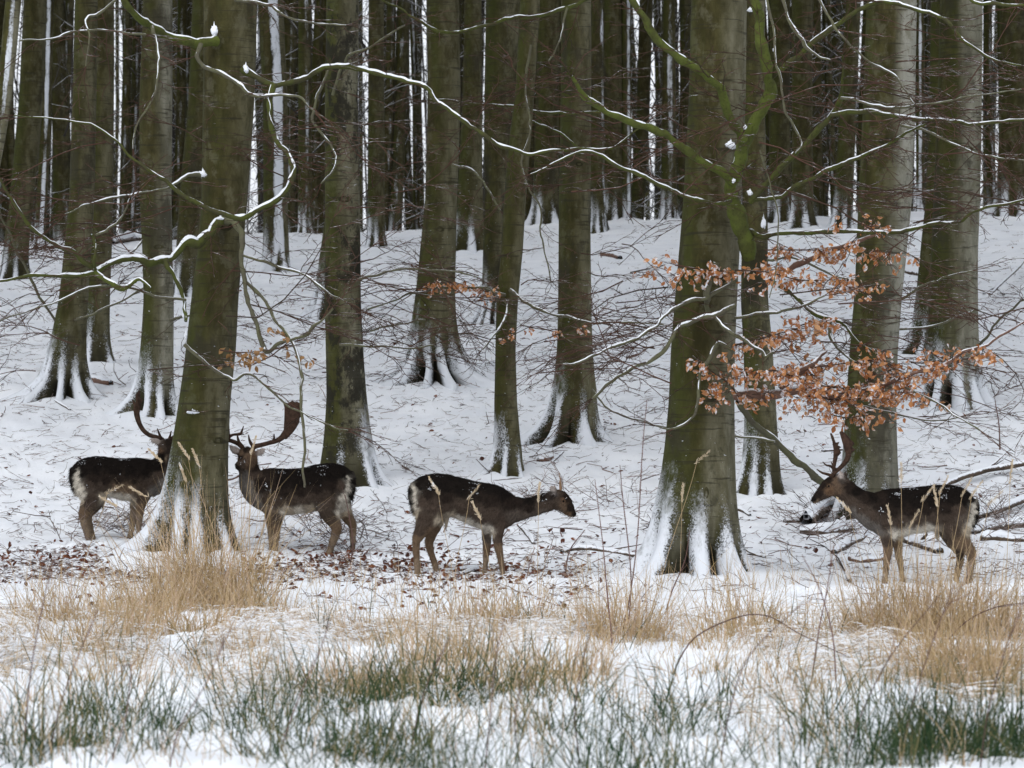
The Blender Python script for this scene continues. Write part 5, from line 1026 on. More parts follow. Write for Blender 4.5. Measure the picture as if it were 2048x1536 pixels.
for dy, st in ((-.09, [(850, 880, 125, .5), (828, 980, 84, .55), (826, 1060, 54, .7), (824, 1140, 39, .85), (815, 1220, 31, .9), (808, 1300, 25, 1), (803, 1370, 25, 1), (798, 1415, 28, 1.2), (790, 1442, 31, 1.2)]),
               (.085, [(900, 900, 110, .5), (925, 1000, 62, .55), (930, 1080, 44, .75), (935, 1160, 35, .85), (950, 1240, 28, .9), (962, 1320, 24, 1), (972, 1385, 24, 1), (980, 1420, 27, 1.2), (982, 1440, 29, 1.2)]),
               (-.09, [(1390, 860, 150, .55), (1410, 960, 130, .55), (1450, 1050, 90, .6), (1500, 1105, 62, .65), (1532, 1140, 48, .75), (1534, 1200, 39, .85), (1526, 1280, 32, .9), (1515, 1360, 28, 1), (1506, 1415, 31, 1.2), (1496, 1442, 33, 1.2)]),
               (.09, [(1380, 870, 140, .55), (1395, 990, 105, .55), (1425, 1080, 66, .6), (1460, 1140, 48, .7), (1468, 1190, 38, .8), (1452, 1270, 31, .9), (1436, 1350, 26, 1), (1424, 1405, 28, 1.2), (1412, 1432, 30, 1.2)])):
    d.tube([(x, y, dy, r, wf) for x, y, r, wf in st])
d.tube([(1250, 950, 0, 26, 1), (1254, 1000, 0, 18, 1), (1256, 1050, 0, 6, 1)])
d.body([(760, 650, DK), (860, 630, BLK, 1.2), (980, 620, BLK, 1.2), (1100, 610, BLK, 1.2), (1220, 600, BLK, 1.2), (1340, 595, BLK, 1.2), (1440, 610, BLK, 1.2), (1520, 660, BLK), (900, 720, BLK), (1050, 700, BLK, 1.2), (1200, 690, BLK, 1.2), (1340, 680, BLK), (1450, 700, BLK), (760, 750, DK), (850, 800, DK), (1000, 790, DK), (1150, 780, DK), (1300, 760, DK), (1420, 780, BRN), (700, 680, BLK), (640, 690, DK), (560, 630, BLK), (500, 600, DK),
    (800, 880, BRN), (920, 870, BRN), (1060, 870, BRN), (1200, 850, BRN), (1330, 860, BRN), (1440, 880, GRY), (680, 830, BRN), (600, 770, BRN), (520, 700, BRN), (440, 660, BRN), (640, 870, CHEST), (720, 960, CHEST), (540, 810, CHEST), (460, 760, GRY),
    (900, 985, WHT, .75), (980, 975, WHT, .75), (1080, 955, WHT, .75), (1180, 945, WHT, .75), (870, 1010, WHT, .55), (950, 1020, CRM, .7), (1240, 960, CRM, .6), (1256, 1020, CRM, .5),
    (1400, 960, BRN), (1440, 1040, LEG), (1500, 1090, LEG), (1535, 1150, LEG), (1525, 1270, LEGP), (1510, 1390, LEGP), (1494, 1448, HOOF, .4), (1455, 1180, BRN), (1450, 1280, LEG), (1430, 1390, LEGP), (1410, 1440, HOOF, .4), (1340, 980, BRN),
    (825, 1050, BRN), (822, 1140, LEG), (812, 1240, LEG), (803, 1370, LEGP), (790, 1448, HOOF, .5), (930, 1090, LEG), (940, 1180, LEGP), (962, 1310, LEGP), (978, 1400, LEGP), (982, 1445, HOOF, .5),
    (1560, 740, WHT, .5), (1562, 790, WHT, .48), (1545, 850, WHT, .48), (1520, 900, WHT, .66), (1505, 950, CRM, .8), (1600, 770, BLK, .7), (1592, 850, BLK, .7), (1570, 910, BLK, .6), (1540, 700, BLK, .7),
    (330, 520, DK), (280, 570, DK), (380, 540, FACE), (400, 620, FACE), (330, 620, TANH), (290, 680, BRN), (240, 640, DK), (186, 695, BLK, .7), (225, 722, LEGP, .5), (320, 580, TANH, .5), (420, 490, EARI, .7), (425, 530, GRY, .6), (475, 490, BRN, .6)], 880, 1.0)
d.antler([(352, 505, -.035, 19), (372, 470, -.04, 19), (410, 435, -.045, 18), (445, 400, -.05, 19), (478, 355, -.055, 22), (495, 310, -.06, 26)], [[(352, 490, -.045, 14), (310, 476, -.06, 12), (265, 462, -.065, 9), (222, 434, -.07, 4)], [(405, 440, -.05, 12), (370, 420, -.06, 9), (345, 370, -.06, 4)]],
    [(455, 395), (470, 345), (468, 300), (452, 250), (430, 180), (412, 118), (425, 108), (445, 114), (485, 146), (512, 178), (534, 198), (548, 216), (526, 240), (540, 260), (562, 264), (528, 292), (510, 330), (490, 370), (470, 398)], dy0=-.06, tilt=.5)
d.antler([(372, 500, .03, 18), (380, 465, .035, 18), (378, 420, .04, 16), (385, 380, .05, 17), (395, 330, .06, 20)], [[(375, 430, .04, 12), (345, 408, .045, 10), (315, 402, .05, 8), (284, 374, .05, 4)]],
    [(380, 390), (376, 330), (378, 270), (368, 200), (348, 132), (360, 124), (376, 150), (396, 208), (426, 202), (414, 232), (442, 246), (424, 262), (440, 296), (412, 330), (400, 372), (392, 392)], dy0=.06, tilt=-.6)
d.eye(325, 578, -.064, .012); d.eye(325, 578, .064, .012)

_r = np.random.RandomState(8)
for (xa, ya), (xb, yb), n_ in [((60, 1100), (230, 1090), 7), ((700, 1120), (1000, 1118), 9), ((740, 1150), (830, 1160), 6), ((1060, 1165), (1300, 1168), 9), ((1500, 1185), (1740, 1180), 10), ((1960, 1180), (2060, 1172), 5), ((1150, 1010), (1290, 930), 8), ((1560, 1120), (1700, 1150), 6)]:
    for t_ in np.linspace(0, 1, n_):      # tracks leading to and from the deer
        g = ground_at(xa + (xb - xa) * t_ + _r.uniform(-12, 12), ya + (yb - ya) * t_ + _r.uniform(-4, 4)); PITS.append((g[0], g[1], _r.uniform(.06, .09), _r.uniform(.04, .07)))

def build_ground():
    ys = np.concatenate([np.linspace(-300, 8, 24), np.linspace(8.5, 24, 190), np.linspace(24.06, 36, 220), np.linspace(36.1, 60, 170),
                         np.linspace(60.2, 90, 120), np.linspace(91, 140, 40), np.linspace(150, 2400, 30)])
    u = np.linspace(-1, 1, 421)
    s = np.sign(u) * (np.abs(u) * 0.62 + np.clip(np.abs(u) - 0.9, 0, 1) * 3 + np.clip(np.abs(u) - 0.97, 0, 1) ** 1 * 120)
    W = 1.2 + 0.30 * np.abs(ys) + np.where(ys < 8, 20, 0)
    Xg = s[None, :] * W[:, None]; Yg = np.repeat(ys[:, None], len(u), 1)
    Z = gz(Xg, Yg)
    for x0, y0, r, bk in BANKS:      # snow banked up against each trunk
        a_ = (ys > y0 - 4) & (ys < y0 + 4); xs_ = Xg[a_]; yy = Yg[a_]
        d = np.hypot(xs_ - x0, (yy - y0) * 1.0) / (r * 1.9 + .16); Z[a_] += bk * (.035 + .16 * r) * np.exp(-d ** 2) * (.45 + 1.3 * vn(xs_ * 5.0, yy * 4.0, 91))
    for x0, y0, r, dp in PITS:       # hoof prints
        a_ = (ys > y0 - .5) & (ys < y0 + .5); d = np.hypot(Xg[a_] - x0, (Yg[a_] - y0) * .8) / r; Z[a_] += dp * (-np.exp(-d ** 2) + .45 * np.exp(-((d - 1.7) / .5) ** 2))
    V = np.stack([Xg, Yg, Z], -1).reshape(-1, 3)
    n, m = len(ys), len(u)
    i = np.arange(n - 1)[:, None] * m; j = np.arange(m - 1)[None, :]
    F = np.stack([i + j, i + j + 1, i + m + j + 1, i + m + j], -1).reshape(-1, 4)
    tag(add_obj('snow_ground', mesh_from('snow_ground', V, F, M['snow'], True, {'soil': litter_band(V[:, 0], V[:, 1])})), kind='structure')
build_ground()
# ------------------------------------------------------------------ fallen wood on the snow
def fallen(P, label, mat='dead', lift=0.5, snow=1.0, group='fallen branches on the snow', forks=0, name='fallen_branch', sides=7, cat='branch'):
    """P: column, row, half width in photo pixels; each point lies on the ground (plus a bit)"""
    S = spline(np.array(P, float), 5); pts = []; rad = []
    for px, py, r in S:
        g = ground_at(px, py); rr = r / FPX * g[1]; pts.append(g + [0, 0, rr * lift]); rad.append(rr)
    pts = np.array(pts); rad = np.array(rad); n = len(pts)
    # smooth the path and keep it a straight-ish stick
    for _ in range(3): pts[1:-1] = pts[1:-1] * .5 + (pts[:-2] + pts[2:]) * .25
    rng = np.random.RandomState(int(P[0][0] * 3 + P[0][1])); s = np.arange(n)
    pts[:, 2] += .03 * fbm(s * .5, s * 0 + P[0][0], 3, 2); o = pts[0].copy()
    e = empty(name, o, label, cat, group)
    tb = Tubes(); tb.add(pts, rad * (1 + .5 * fbm(s * .7, s * 0 + P[0][1], 5, 2)), sides); tb.build('stick', M[mat], e, o)
    for k in range(forks):
        i = rng.randint(1, n - 1); t = pts[min(i + 1, n - 1)] - pts[i - 1]; t /= np.linalg.norm(t) + 1e-9
        d = t * .8 + np.array([rng.uniform(-.6, .6), rng.uniform(-.5, .5), rng.uniform(.05, .7)]); L = rng.uniform(.2, .6)
        q = [pts[i]]; 
        for m in range(3): d = d + rng.normal(0, .15, 3); q.append(q[-1] + d / np.linalg.norm(d) * L / 3)
        t2 = Tubes(); t2.add(q, np.linspace(rad[i] * .6, .003, 4), 5); t2.build('fork', M[mat], e, o)
    if snow > 0:
        V, F = snow_ridge(pts, rad, snow * 1.7, rng); add_obj('snow_cap', mesh_from('snow_cap', V - o, F, M['snow']), e)
fallen([(1125, 1106, 5), (1160, 1100, 5.5), (1215, 1104, 5), (1290, 1117, 4.5)], 'dark fallen branch lying left of the thickest front beech', snow=.8, forks=1)
fallen([(1880, 992, 5), (1920, 974, 6.5), (1970, 962, 6.5), (2060, 944, 6)], 'long snow-topped branch reaching in from the right edge behind the right buck\'s rump', snow=.2, lift=3.0, forks=2)
fallen([(1600, 1068, 9.5), (1640, 1072, 10.8), (1700, 1066, 10.1), (1762, 1070, 8.1)], 'thick snow-capped stick in the brush pile under the right buck\'s chin', snow=1.8)
fallen([(1612, 1072, 14.9), (1640, 1048, 14.9), (1670, 1030, 13.5), (1700, 1002, 9.5)], 'stout pale log slanting up out of the brush pile below the right buck\'s muzzle', snow=1.6, lift=2)
fallen([(1570, 1050, 8.1), (1620, 1044, 8.1), (1680, 1032, 6.8)], 'thin snowy log at the left end of the brush pile', snow=1.6)
fallen([(1668, 1108, 6.8), (1700, 1090, 8.1), (1730, 1078, 6.8), (1760, 1050, 5.4)], 'forked stick leaning in the brush pile in front of the right buck\'s chest', snow=1.6, forks=2)
fallen([(1700, 1122, 5.5), (1730, 1126, 5.5), (1765, 1120, 5)], 'short reddish stick lying left of the right buck\'s forefeet', 'redwood', snow=1.2)
fallen([(1680, 1062, 12.2), (1710, 1052, 12.2), (1745, 1048, 9.5)], 'mossy log half buried under the right buck\'s chest', 'limb', snow=1.4)
fallen([(1810, 1085, 9.5), (1840, 1095, 9.5), (1880, 1108, 8.1)], 'dark log seen between the right buck\'s legs', snow=1.0, forks=1)
fallen([(1940, 1070, 9.5), (1980, 1062, 10.8), (2056, 1054, 10.8)], 'low snow-covered log right of the right buck\'s hind legs', snow=1.6)
fallen([(1950, 1050, 8.1), (1990, 1038, 8.1), (2056, 1012, 8.1)], 'slanting brown log at the right edge behind the right buck', snow=1.0, forks=2, lift=2)
fallen([(1960, 1082, 8.1), (2000, 1080, 8.1), (2056, 1084, 6.8)], 'lowest of the logs stacked at the right edge', snow=1.5)
fallen([(1700, 1166, 4.7), (1690, 1140, 5.4), (1676, 1118, 5.4)], 'short stick pointing toward the camera below the brush pile', snow=1.0)
fallen([(225, 488, 6), (262, 482, 8), (290, 482, 7)], 'snow-heaped log on the crest left of the smooth beech', snow=2.0)
fallen([(172, 762, 8), (195, 766, 9), (222, 772, 6)], 'reddish rotten log beside the leaning pair of beeches', 'redwood', snow=.6)
fallen([(1076, 924, 5), (1094, 922, 6), (1110, 918, 3)], 'stubby brown log right of the slender crooked beech', 'redwood', snow=1.0)
fallen([(1086, 940, 2.5), (1110, 920, 3), (1126, 905, 2.5)], 'thin pale stick slanting beside the stubby brown log', snow=.6)
fallen([(1205, 512, 6), (1225, 514, 7), (1240, 518, 5)], 'brown log on the upper slope right of the straight olive beech', 'redwood', snow=1.2)
fallen([(816, 492, 2.5), (832, 506, 3), (846, 518, 3)], 'thin dark stick leaning at the upper left of the stout left-of-centre beech', snow=.2)
fallen([(1805, 545, 5), (1840, 552, 6), (1862, 560, 5)], 'snow-capped branch between the two broad right-hand beeches', snow=1.6)
fallen([(1980, 612, 3), (2036, 560, 3), (2048, 540, 2.5)], 'thin dark stick upright on the slope at the right edge', snow=.1, lift=8)
fallen([(1968, 590, 3), (1990, 575, 3), (2008, 590, 2.5)], 'crooked dark stick on the slope right of the broad right-edge beech', snow=.3)
fallen([(1255, 718, 4), (1275, 710, 4), (1290, 700, 3)], 'short brown stub on the snow left of the thickest front beech', 'redwood', snow=1.0)
fallen([(1470, 1020, 4), (1490, 1026, 4), (1500, 1034, 3)], 'short brown stick touching the right side of the thickest front beech', snow=.6)
fallen([(1468, 1112, 3), (1500, 1110, 3), (1530, 1116, 3)], 'thin stick lying right of the thickest front beech\'s roots', snow=.6, forks=1)
fallen([(920, 1150, 3.5), (960, 1140, 4), (850, 1148, 3.5)][::-1], 'pale stick lying between the young deer\'s feet', snow=1.2)
fallen([(560, 1100, 3), (600, 1094, 3), (640, 1092, 3)], 'thin brown stick between the legs of the buck facing the camera', snow=.3, forks=1)
fallen([(105, 800, 3), (125, 812, 3), (140, 822, 2.5)], 'short stick below the roots of the leaning beech pair', snow=.3)
fallen([(1040, 1055, 4), (1055, 1070, 4.5), (1068, 1090, 4)], 'short snow-covered stick right of the young deer\'s forelegs', snow=2)
fallen([(450, 975, 3.2), (470, 968, 3.4), (500, 955, 3)], 'reddish stick beside the chest of the buck facing the camera', 'redwood', snow=.3, lift=4)
fallen([(1645, 905, 3), (1690, 900, 3), (1740, 885, 2.6)][:2], 'short twiggy stick on the slope left of the grey smooth-barked beech', snow=.3)

# ------------------------------------------------------------------ litter: twigs and leaves strewn over the snow
def litter():
    rng = np.random.RandomState(12); tb = Tubes()
    def stick(px, py, Lpx, r, fl):
        g = ground_at(px, py); L = Lpx / FPX * g[1]; a = rng.uniform(0, 6.28); d = np.array([math.cos(a) * 1.0, math.sin(a) * 1.2, rng.uniform(0, fl)])
        d /= np.linalg.norm(d); q = [g + [0, 0, .004 + rng.uniform(0, .02)]]; c = d
        for m in range(3):
            c = c + rng.normal(0, .42, 3) * np.array([1, 1, .45]); c /= np.linalg.norm(c); p = q[-1] + c * L / 3; zg = gzs(p[0], p[1]) + .006
            p[2] = max(p[2], zg); q.append(p)
        v = rng.uniform(); tb.add(q, np.linspace(r, r * .45, 4), 3, v)
        if rng.uniform() < .45:
            i = rng.randint(1, 3); c2 = c + rng.normal(0, .7, 3) * np.array([1, 1, .5]); c2[2] = abs(c2[2]) * .5; c2 /= np.linalg.norm(c2); tb.add([q[i], q[i] + c2 * L * .2 + [0, 0, .005], q[i] + c2 * L * .4], [r * .7, r * .6, r * .35], 3, v)
    for k in range(10500):
        py = 440 + 720 * rng.uniform() ** 0.9; px = rng.uniform(-80, 2130)
        if rng.uniform() > .35 + .9 * float(vn(px / 170., py / 60., 66)): continue
        big = rng.uniform() < .045; sc = np.interp(py, [440, 800, 1150], [.55, .85, 1.1])
        stick(px, py, (rng.uniform(14, 44) if not big else rng.uniform(50, 110)) * sc, rng.uniform(.0018, .0048) * (2.1 if big else 1), .35 if rng.uniform() < .3 else .05)
    for k in range(420):   # twiggy knots: little broken sprays
        py = 460 + 690 * rng.uniform(); px = rng.uniform(-60, 2110); g = ground_at(px, py); a = rng.uniform(0, 6.28)
        spray(tb, g + [0, 0, .02], np.array([math.cos(a), math.sin(a), rng.uniform(0, .5)]), rng.uniform(.15, .5), rng.uniform(.003, .0055), rng, 1, None, .03)
    for k in range(170):
        x, y = rng.uniform(-40, 2090), rng.uniform(1130, 1215); g = ground_at(x, y); a = rng.uniform(0, 6.28); spray(tb, g + [0, 0, .015], np.array([math.cos(a), math.sin(a), rng.uniform(.0, .7)]), rng.uniform(.15, .4), rng.uniform(.0028, .0048), rng, 1, None, .02)
    for px, py, n in [(1650, 1060, 60), (1980, 1060, 50), (1720, 1080, 40), (240, 1060, 40), (660, 1060, 40), (1110, 1010, 30), (700, 1090, 25)]:
        for k in range(n):
            x, y = px + rng.normal(0, 55), py + rng.normal(0, 16); g = ground_at(x, y); a = rng.uniform(0, 6.28); spray(tb, g + [0, 0, .03], np.array([math.cos(a), math.sin(a) * .5, rng.uniform(.1, .9)]), rng.uniform(.2, .6), rng.uniform(.003, .006), rng, 1, None, .0)
    tag(tb.build('twig_litter', M['litter']), 'thin brown twigs strewn all over the snow of the slope', 'twigs', kind='stuff')
    SV, SF, SA, n = [], [], [], 0; lm = [leaf_mesh('leaf', None, 40 + k) for k in range(4)]
    def gl(px, py, s, up):
        nonlocal n
        g = ground_at(px, py); v, f = lm[rng.randint(4)]; v = (v * s) @ euler(math.pi / 2 + rng.normal(0, up), rng.normal(0, up), rng.uniform(0, 6.28)).T + g + [0, 0, rng.uniform(-.018, .018)]
        SV.append(v); SF.append(f + n); SA.append(np.full(len(v), rng.uniform())); n += len(v)
    for k in range(9000):
        px = rng.uniform(-60, 1200); py = rng.uniform(1040, 1190); g = ground_at(px, py)
        b = float(litter_band(g[0], g[1]))
        if rng.uniform() < b * .34: gl(px, py, rng.uniform(.7, 1.15), .55)
    for k in range(420): gl(rng.uniform(470, 730), rng.normal(1118, 12), rng.uniform(.7, 1.1), .5)
    for k in range(460): gl(rng.uniform(740, 1170), rng.normal(1148, 17), rng.uniform(.7, 1.1), .5)
    for k in range(1500): gl(rng.uniform(-60, 2110), rng.uniform(470, 1150), rng.uniform(.35, .8), .4)
    for k in range(520): gl(rng.uniform(-60, 2110), rng.uniform(500, 1180), rng.uniform(.7, 1.2), .5)
    for k in range(320): gl(rng.uniform(-60, 1300), rng.uniform(1090, 1230), rng.uniform(.8, 1.2), .6)
    o = add_obj('leaf_litter', mesh_from('leaf_litter', np.concatenate(SV), np.concatenate(SF), M['leaf_g'], True, {'rnd': np.concatenate(SA)}))
    tag(o, 'dark red-brown beech leaves scuffed up through the snow round the deer', 'leaves', kind='stuff')
litter()

# ------------------------------------------------------------------ rushes, dry grass, seed stalks, bramble stems
def blade_path(g, h, az, lean, curl, n, rng):
    d = np.array([math.cos(az), math.sin(az), 0]); t = np.linspace(0, 1, n)
    out = lean * t + curl * t ** 2; up = np.sqrt(np.clip(1 - (lean + curl * t) ** 2, .02, 1))
    z = np.cumsum(np.r_[0, up[1:]]) / (n - 1)
    return g + np.outer(out * h, d) + np.outer(z * h, [0, 0, 1.0])
def clump(cls, g, n, h, spread, lean, curl, w, rng, val=(0, 1), bend=0.0):
    for k in range(n):
        a = rng.uniform(0, 6.28); rr = spread * math.sqrt(rng.uniform()); p = g + [rr * math.cos(a), rr * math.sin(a), 0]; p[2] = gzs(p[0], p[1]) - .02
        az = a + rng.normal(0, 1.3); L = min(.985, lean * rng.uniform(.0, 1.15) ** .7); hh = h * rng.uniform(.28, 1.12)
        P = blade_path(p, hh, az, L, curl * rng.uniform(-.5, 1.6), 5, rng)
        if rng.uniform() < bend:     # broken stalk: upper part tips over
            q = rng.uniform(.35, .75); i = int(q * 4); dd = np.array([math.cos(az), math.sin(az), rng.uniform(-.5, .15)]); 
            for m in range(i + 1, 5): P[m] = P[m - 1] + dd * hh * .22
        sd = np.array([math.cos(az + 1.57), math.sin(az + 1.57), 0]) if rng.uniform() < .35 else np.array([1.0, 0, 0])
        cls.add(P, w * np.array([1, .95, .85, .6, .15]) * rng.uniform(.7, 1.25), sd, rng.uniform(*val))
rng = np.random.RandomState(33)
RUSH = [(40, 1425, 1.1), (115, 1440, .6), (235, 1440, .9), (300, 1460, .6), (395, 1500, .7), (470, 1400, .5), (545, 1440, 1.0), (610, 1475, 1.1), (655, 1420, 1.0), (735, 1425, .9), (800, 1450, .9), (868, 1440, 1.4), (925, 1450, 1.4), (985, 1470, .9), (1060, 1480, .6), (1120, 1460, .5),
        (1200, 1440, .5), (1262, 1460, .7), (1340, 1450, .9), (1385, 1420, .7), (1450, 1460, .6), (1520, 1440, .9), (1585, 1450, 1.0), (1640, 1430, 1.1), (1700, 1440, 1.2), (1760, 1430, 1.3), (1830, 1430, 1.0), (1890, 1450, 1.1), (1945, 1450, 1.3), (2005, 1440, 1.3), (2050, 1430, 1.0),
        (690, 1262, .5), (545, 1225, .45), (622, 1275, .5), (878, 1215, .3), (930, 1290, .35), (1060, 1260, .45), (1105, 1250, .4), (1555, 1268, .35), (1640, 1270, .3), (1680, 1340, .6), (1900, 1340, .5), (2030, 1330, .6), (120, 1350, .35), (420, 1330, .3), (1085, 1400, .5), (560, 1530, .4), (760, 1520, .5), (1480, 1530, .4), (1830, 1540, .4)]
_r = np.random.RandomState(4); RUSH += [(int(_r.uniform(-20, 2070)), int(_r.uniform(1300, 1420)), _r.uniform(.2, .6)) for _ in range(26)] + [(int(_r.uniform(-20, 2070)), int(_r.uniform(1500, 1620)), _r.uniform(.3, .75)) for _ in range(18)]
for k, (px, py, a) in enumerate(sorted(RUSH)):
    if py > 1422: py = min(1640, py + rng.uniform(-60, 90)); px += rng.uniform(-25, 25)
    a *= .4 + 1.3 * float(sstep(.3, .7, vn(px / 140. + 5, py / 80., 83)))
    g = ground_at(px, py); B = Blades(); big = py > 1400
    clump(B, g, int((80 if big else 30) * a ** 1.7) + 6, .46 if big else .38, .10 + .14 * a, .98, .28, .0026, rng, (0, .95), .22)
    if big: clump(B, g, int(24 * a), .44, .36, 1.25, .0, .0024, rng, (.2, 1), .1)      # stems blown over
    e = B.build('rush_clump', M['rush'], None, g); e.location = tuple(g)
    tag(e, 'clump of dark green rushes poking from the snow, %s from the left' % ORD[k], 'rushes', 'rush clumps in the foreground')
DRY = [(15, 1262, 1.0, .30), (265, 1240, .9, .42), (320, 1225, 1.9, .66), (370, 1200, 1.7, .76), (425, 1205, 2.2, .84), (475, 1215, 2.0, .76), (290, 1262, 1.2, .4), (400, 1262, 1.3, .4), (230, 1275, 1.0, .36), (515, 1235, .8, .45), (90, 1240, .6, .42), (175, 1240, .5, .40), (610, 1235, .4, .40), (740, 1280, .8, .34), (800, 1290, .7, .30), (900, 1255, .8, .36), (960, 1250, .8, .40), (1030, 1245, .7, .36), (1090, 1240, .6, .34),
       (860, 1370, .7, .26), (930, 1360, .6, .24), (1235, 1275, 1.0, .42), (1265, 1270, .7, .40), (1435, 1290, .6, .40), (1480, 1262, .7, .46), (1530, 1270, .6, .4), (1600, 1290, .7, .36), (1660, 1275, .8, .42), (1715, 1268, .9, .50), (1770, 1270, .9, .50), (1820, 1262, 1.0, .55), (1870, 1275, 1.0, .55), (1925, 1265, 1.0, .52), (1985, 1275, 1.0, .5), (2040, 1265, 1.0, .5), (1800, 1340, 1.0, .36), (1870, 1350, .9, .36), (1720, 1370, .8, .3), (1960, 1350, .9, .38), (1420, 1350, .6, .26), (500, 1370, .6, .24), (215, 1370, .7, .26), (640, 1360, .5, .26)]
DRY += [(int(_r.uniform(-20, 2070)), int(_r.uniform(1290, 1400)), _r.uniform(.3, .9), _r.uniform(.2, .36)) for _ in range(24)]
for k, (px, py, a, h) in enumerate(sorted(DRY)):
    g = ground_at(px, py); B = Blades()
    if not 255 < px < 540: a *= (.35 + 1.5 * float(sstep(.3, .75, vn(px / 150. + 3, py / 70., 81))))
    clump(B, g, int(120 * a) + 22, h * (.8 + .45 * min(a, 1.2)), .28, .56, .50, .0024, rng, (0, 1), .36)
    clump(B, g, int(50 * a), h * .45, .34, 1.0, .2, .0030, rng, (.3, 1), .3)
    e = B.build('grass_tuft', M['straw'], None, g); e.location = tuple(g)
    tag(e, 'tuft of dry straw-coloured grass standing in the snow, %s from the left' % ORD[k], 'grass', 'dry grass tufts in the foreground')
B = Blades(); C = Blades()     # thin growth and snow-pressed straw between the tufts
for k in range(9600):
    py = 1165 + 370 * rng.uniform() ** 1.15; px = rng.uniform(-520, 2570)
    if rng.uniform() > float(sstep(.36, .72, vn(px / 120., py / 50., 71))) + .05: continue
    clump(B, ground_at(px, py), 1, rng.uniform(.12, .42), .02, .5, .4, .0019, rng, (0, 1), .2)
for k in range(15500):
    py = 1215 + 230 * rng.beta(1.6, 2.4); px = rng.uniform(-520, 2570)
    if rng.uniform() > sstep(.47, .70, .65 * vn(px / 160. + 7, py / 45., 72) + .35 * vn(px / 50., py / 18., 74)): continue
    g = ground_at(px, py); az = 7 * float(vn(px / 210., py / 60., 73)) + rng.normal(0, .35); L = rng.uniform(.22, .6); t = np.linspace(0, 1, 4)
    P = g + np.outer(t * L, [math.cos(az), math.sin(az) * .8, 0]); P[:, 2] = np.array([gzs(a_, b_) for a_, b_ in P[:, :2]]) + .006 + .12 * np.sin(t * 3.1) * rng.uniform(0, 1) ** 1.5
    C.add(P, .0032 * np.array([1, 1, .8, .3]), np.array([0, .5, .85]), rng.uniform())
for k in range(750):
    py = rng.uniform(1135, 1205); px = rng.uniform(-80, 2130)
    if rng.uniform() < float(vn(px / 90., py / 30., 75)) * 1.2 - .1: clump(B, ground_at(px, py), rng.randint(1, 4), rng.uniform(.15, .42), .06, .5, .4, .0020, rng, (0, 1), .25)
tag(B.build('meadow_grass', M['straw']), 'sparse thin dry grass stems scattered through the foreground snow', 'grass', kind='stuff')
tag(C.build('flattened_straw', M['mat']), 'pale grass pressed flat and dusted with snow in the foreground', 'straw', kind='stuff')

def seed_stalk(top, base, bendx, label, hl=.16):
    g = ground_at(*base); Y = g[1]; t = at(top[0], top[1], Y - .05)
    n = 9; s = np.linspace(0, 1, n)[:, None]; P = g * (1 - s) + t * s; P[:, 0] += bendx / FPX * Y * (np.sin(s[:, 0] * 1.6) ** 3) * .6
    e = empty('grass_stalk', g, label, 'grass stalk', 'tall seed-headed grass stalks')
    tb = Tubes(); tb.add(P, np.linspace(.0026, .0015, n), 4, .6); tb.build('stem', M['straw'], e, g)
    d = P[-1] - P[-2]; d /= np.linalg.norm(d); d = d + np.array([np.sign(bendx) * min(abs(bendx) / 45., 1.2), 0, -abs(bendx) / 90.]); d /= np.linalg.norm(d)
    B = Blades()
    for k in range(90):
        f = rng.uniform(); q = P[-1] + d * hl * (f - .15) + rng.normal(0, .0035, 3); v = d + rng.normal(0, .28, 3); v /= np.linalg.norm(v); L = rng.uniform(.018, .04) * (1.15 - f * .5)
        B.add([q, q + v * L * .5, q + v * L], np.array([.0012, .0032, .0004]), np.array([.8, .3, .5]), rng.uniform())
    B.build('seed_head', M['seed'], e, g)
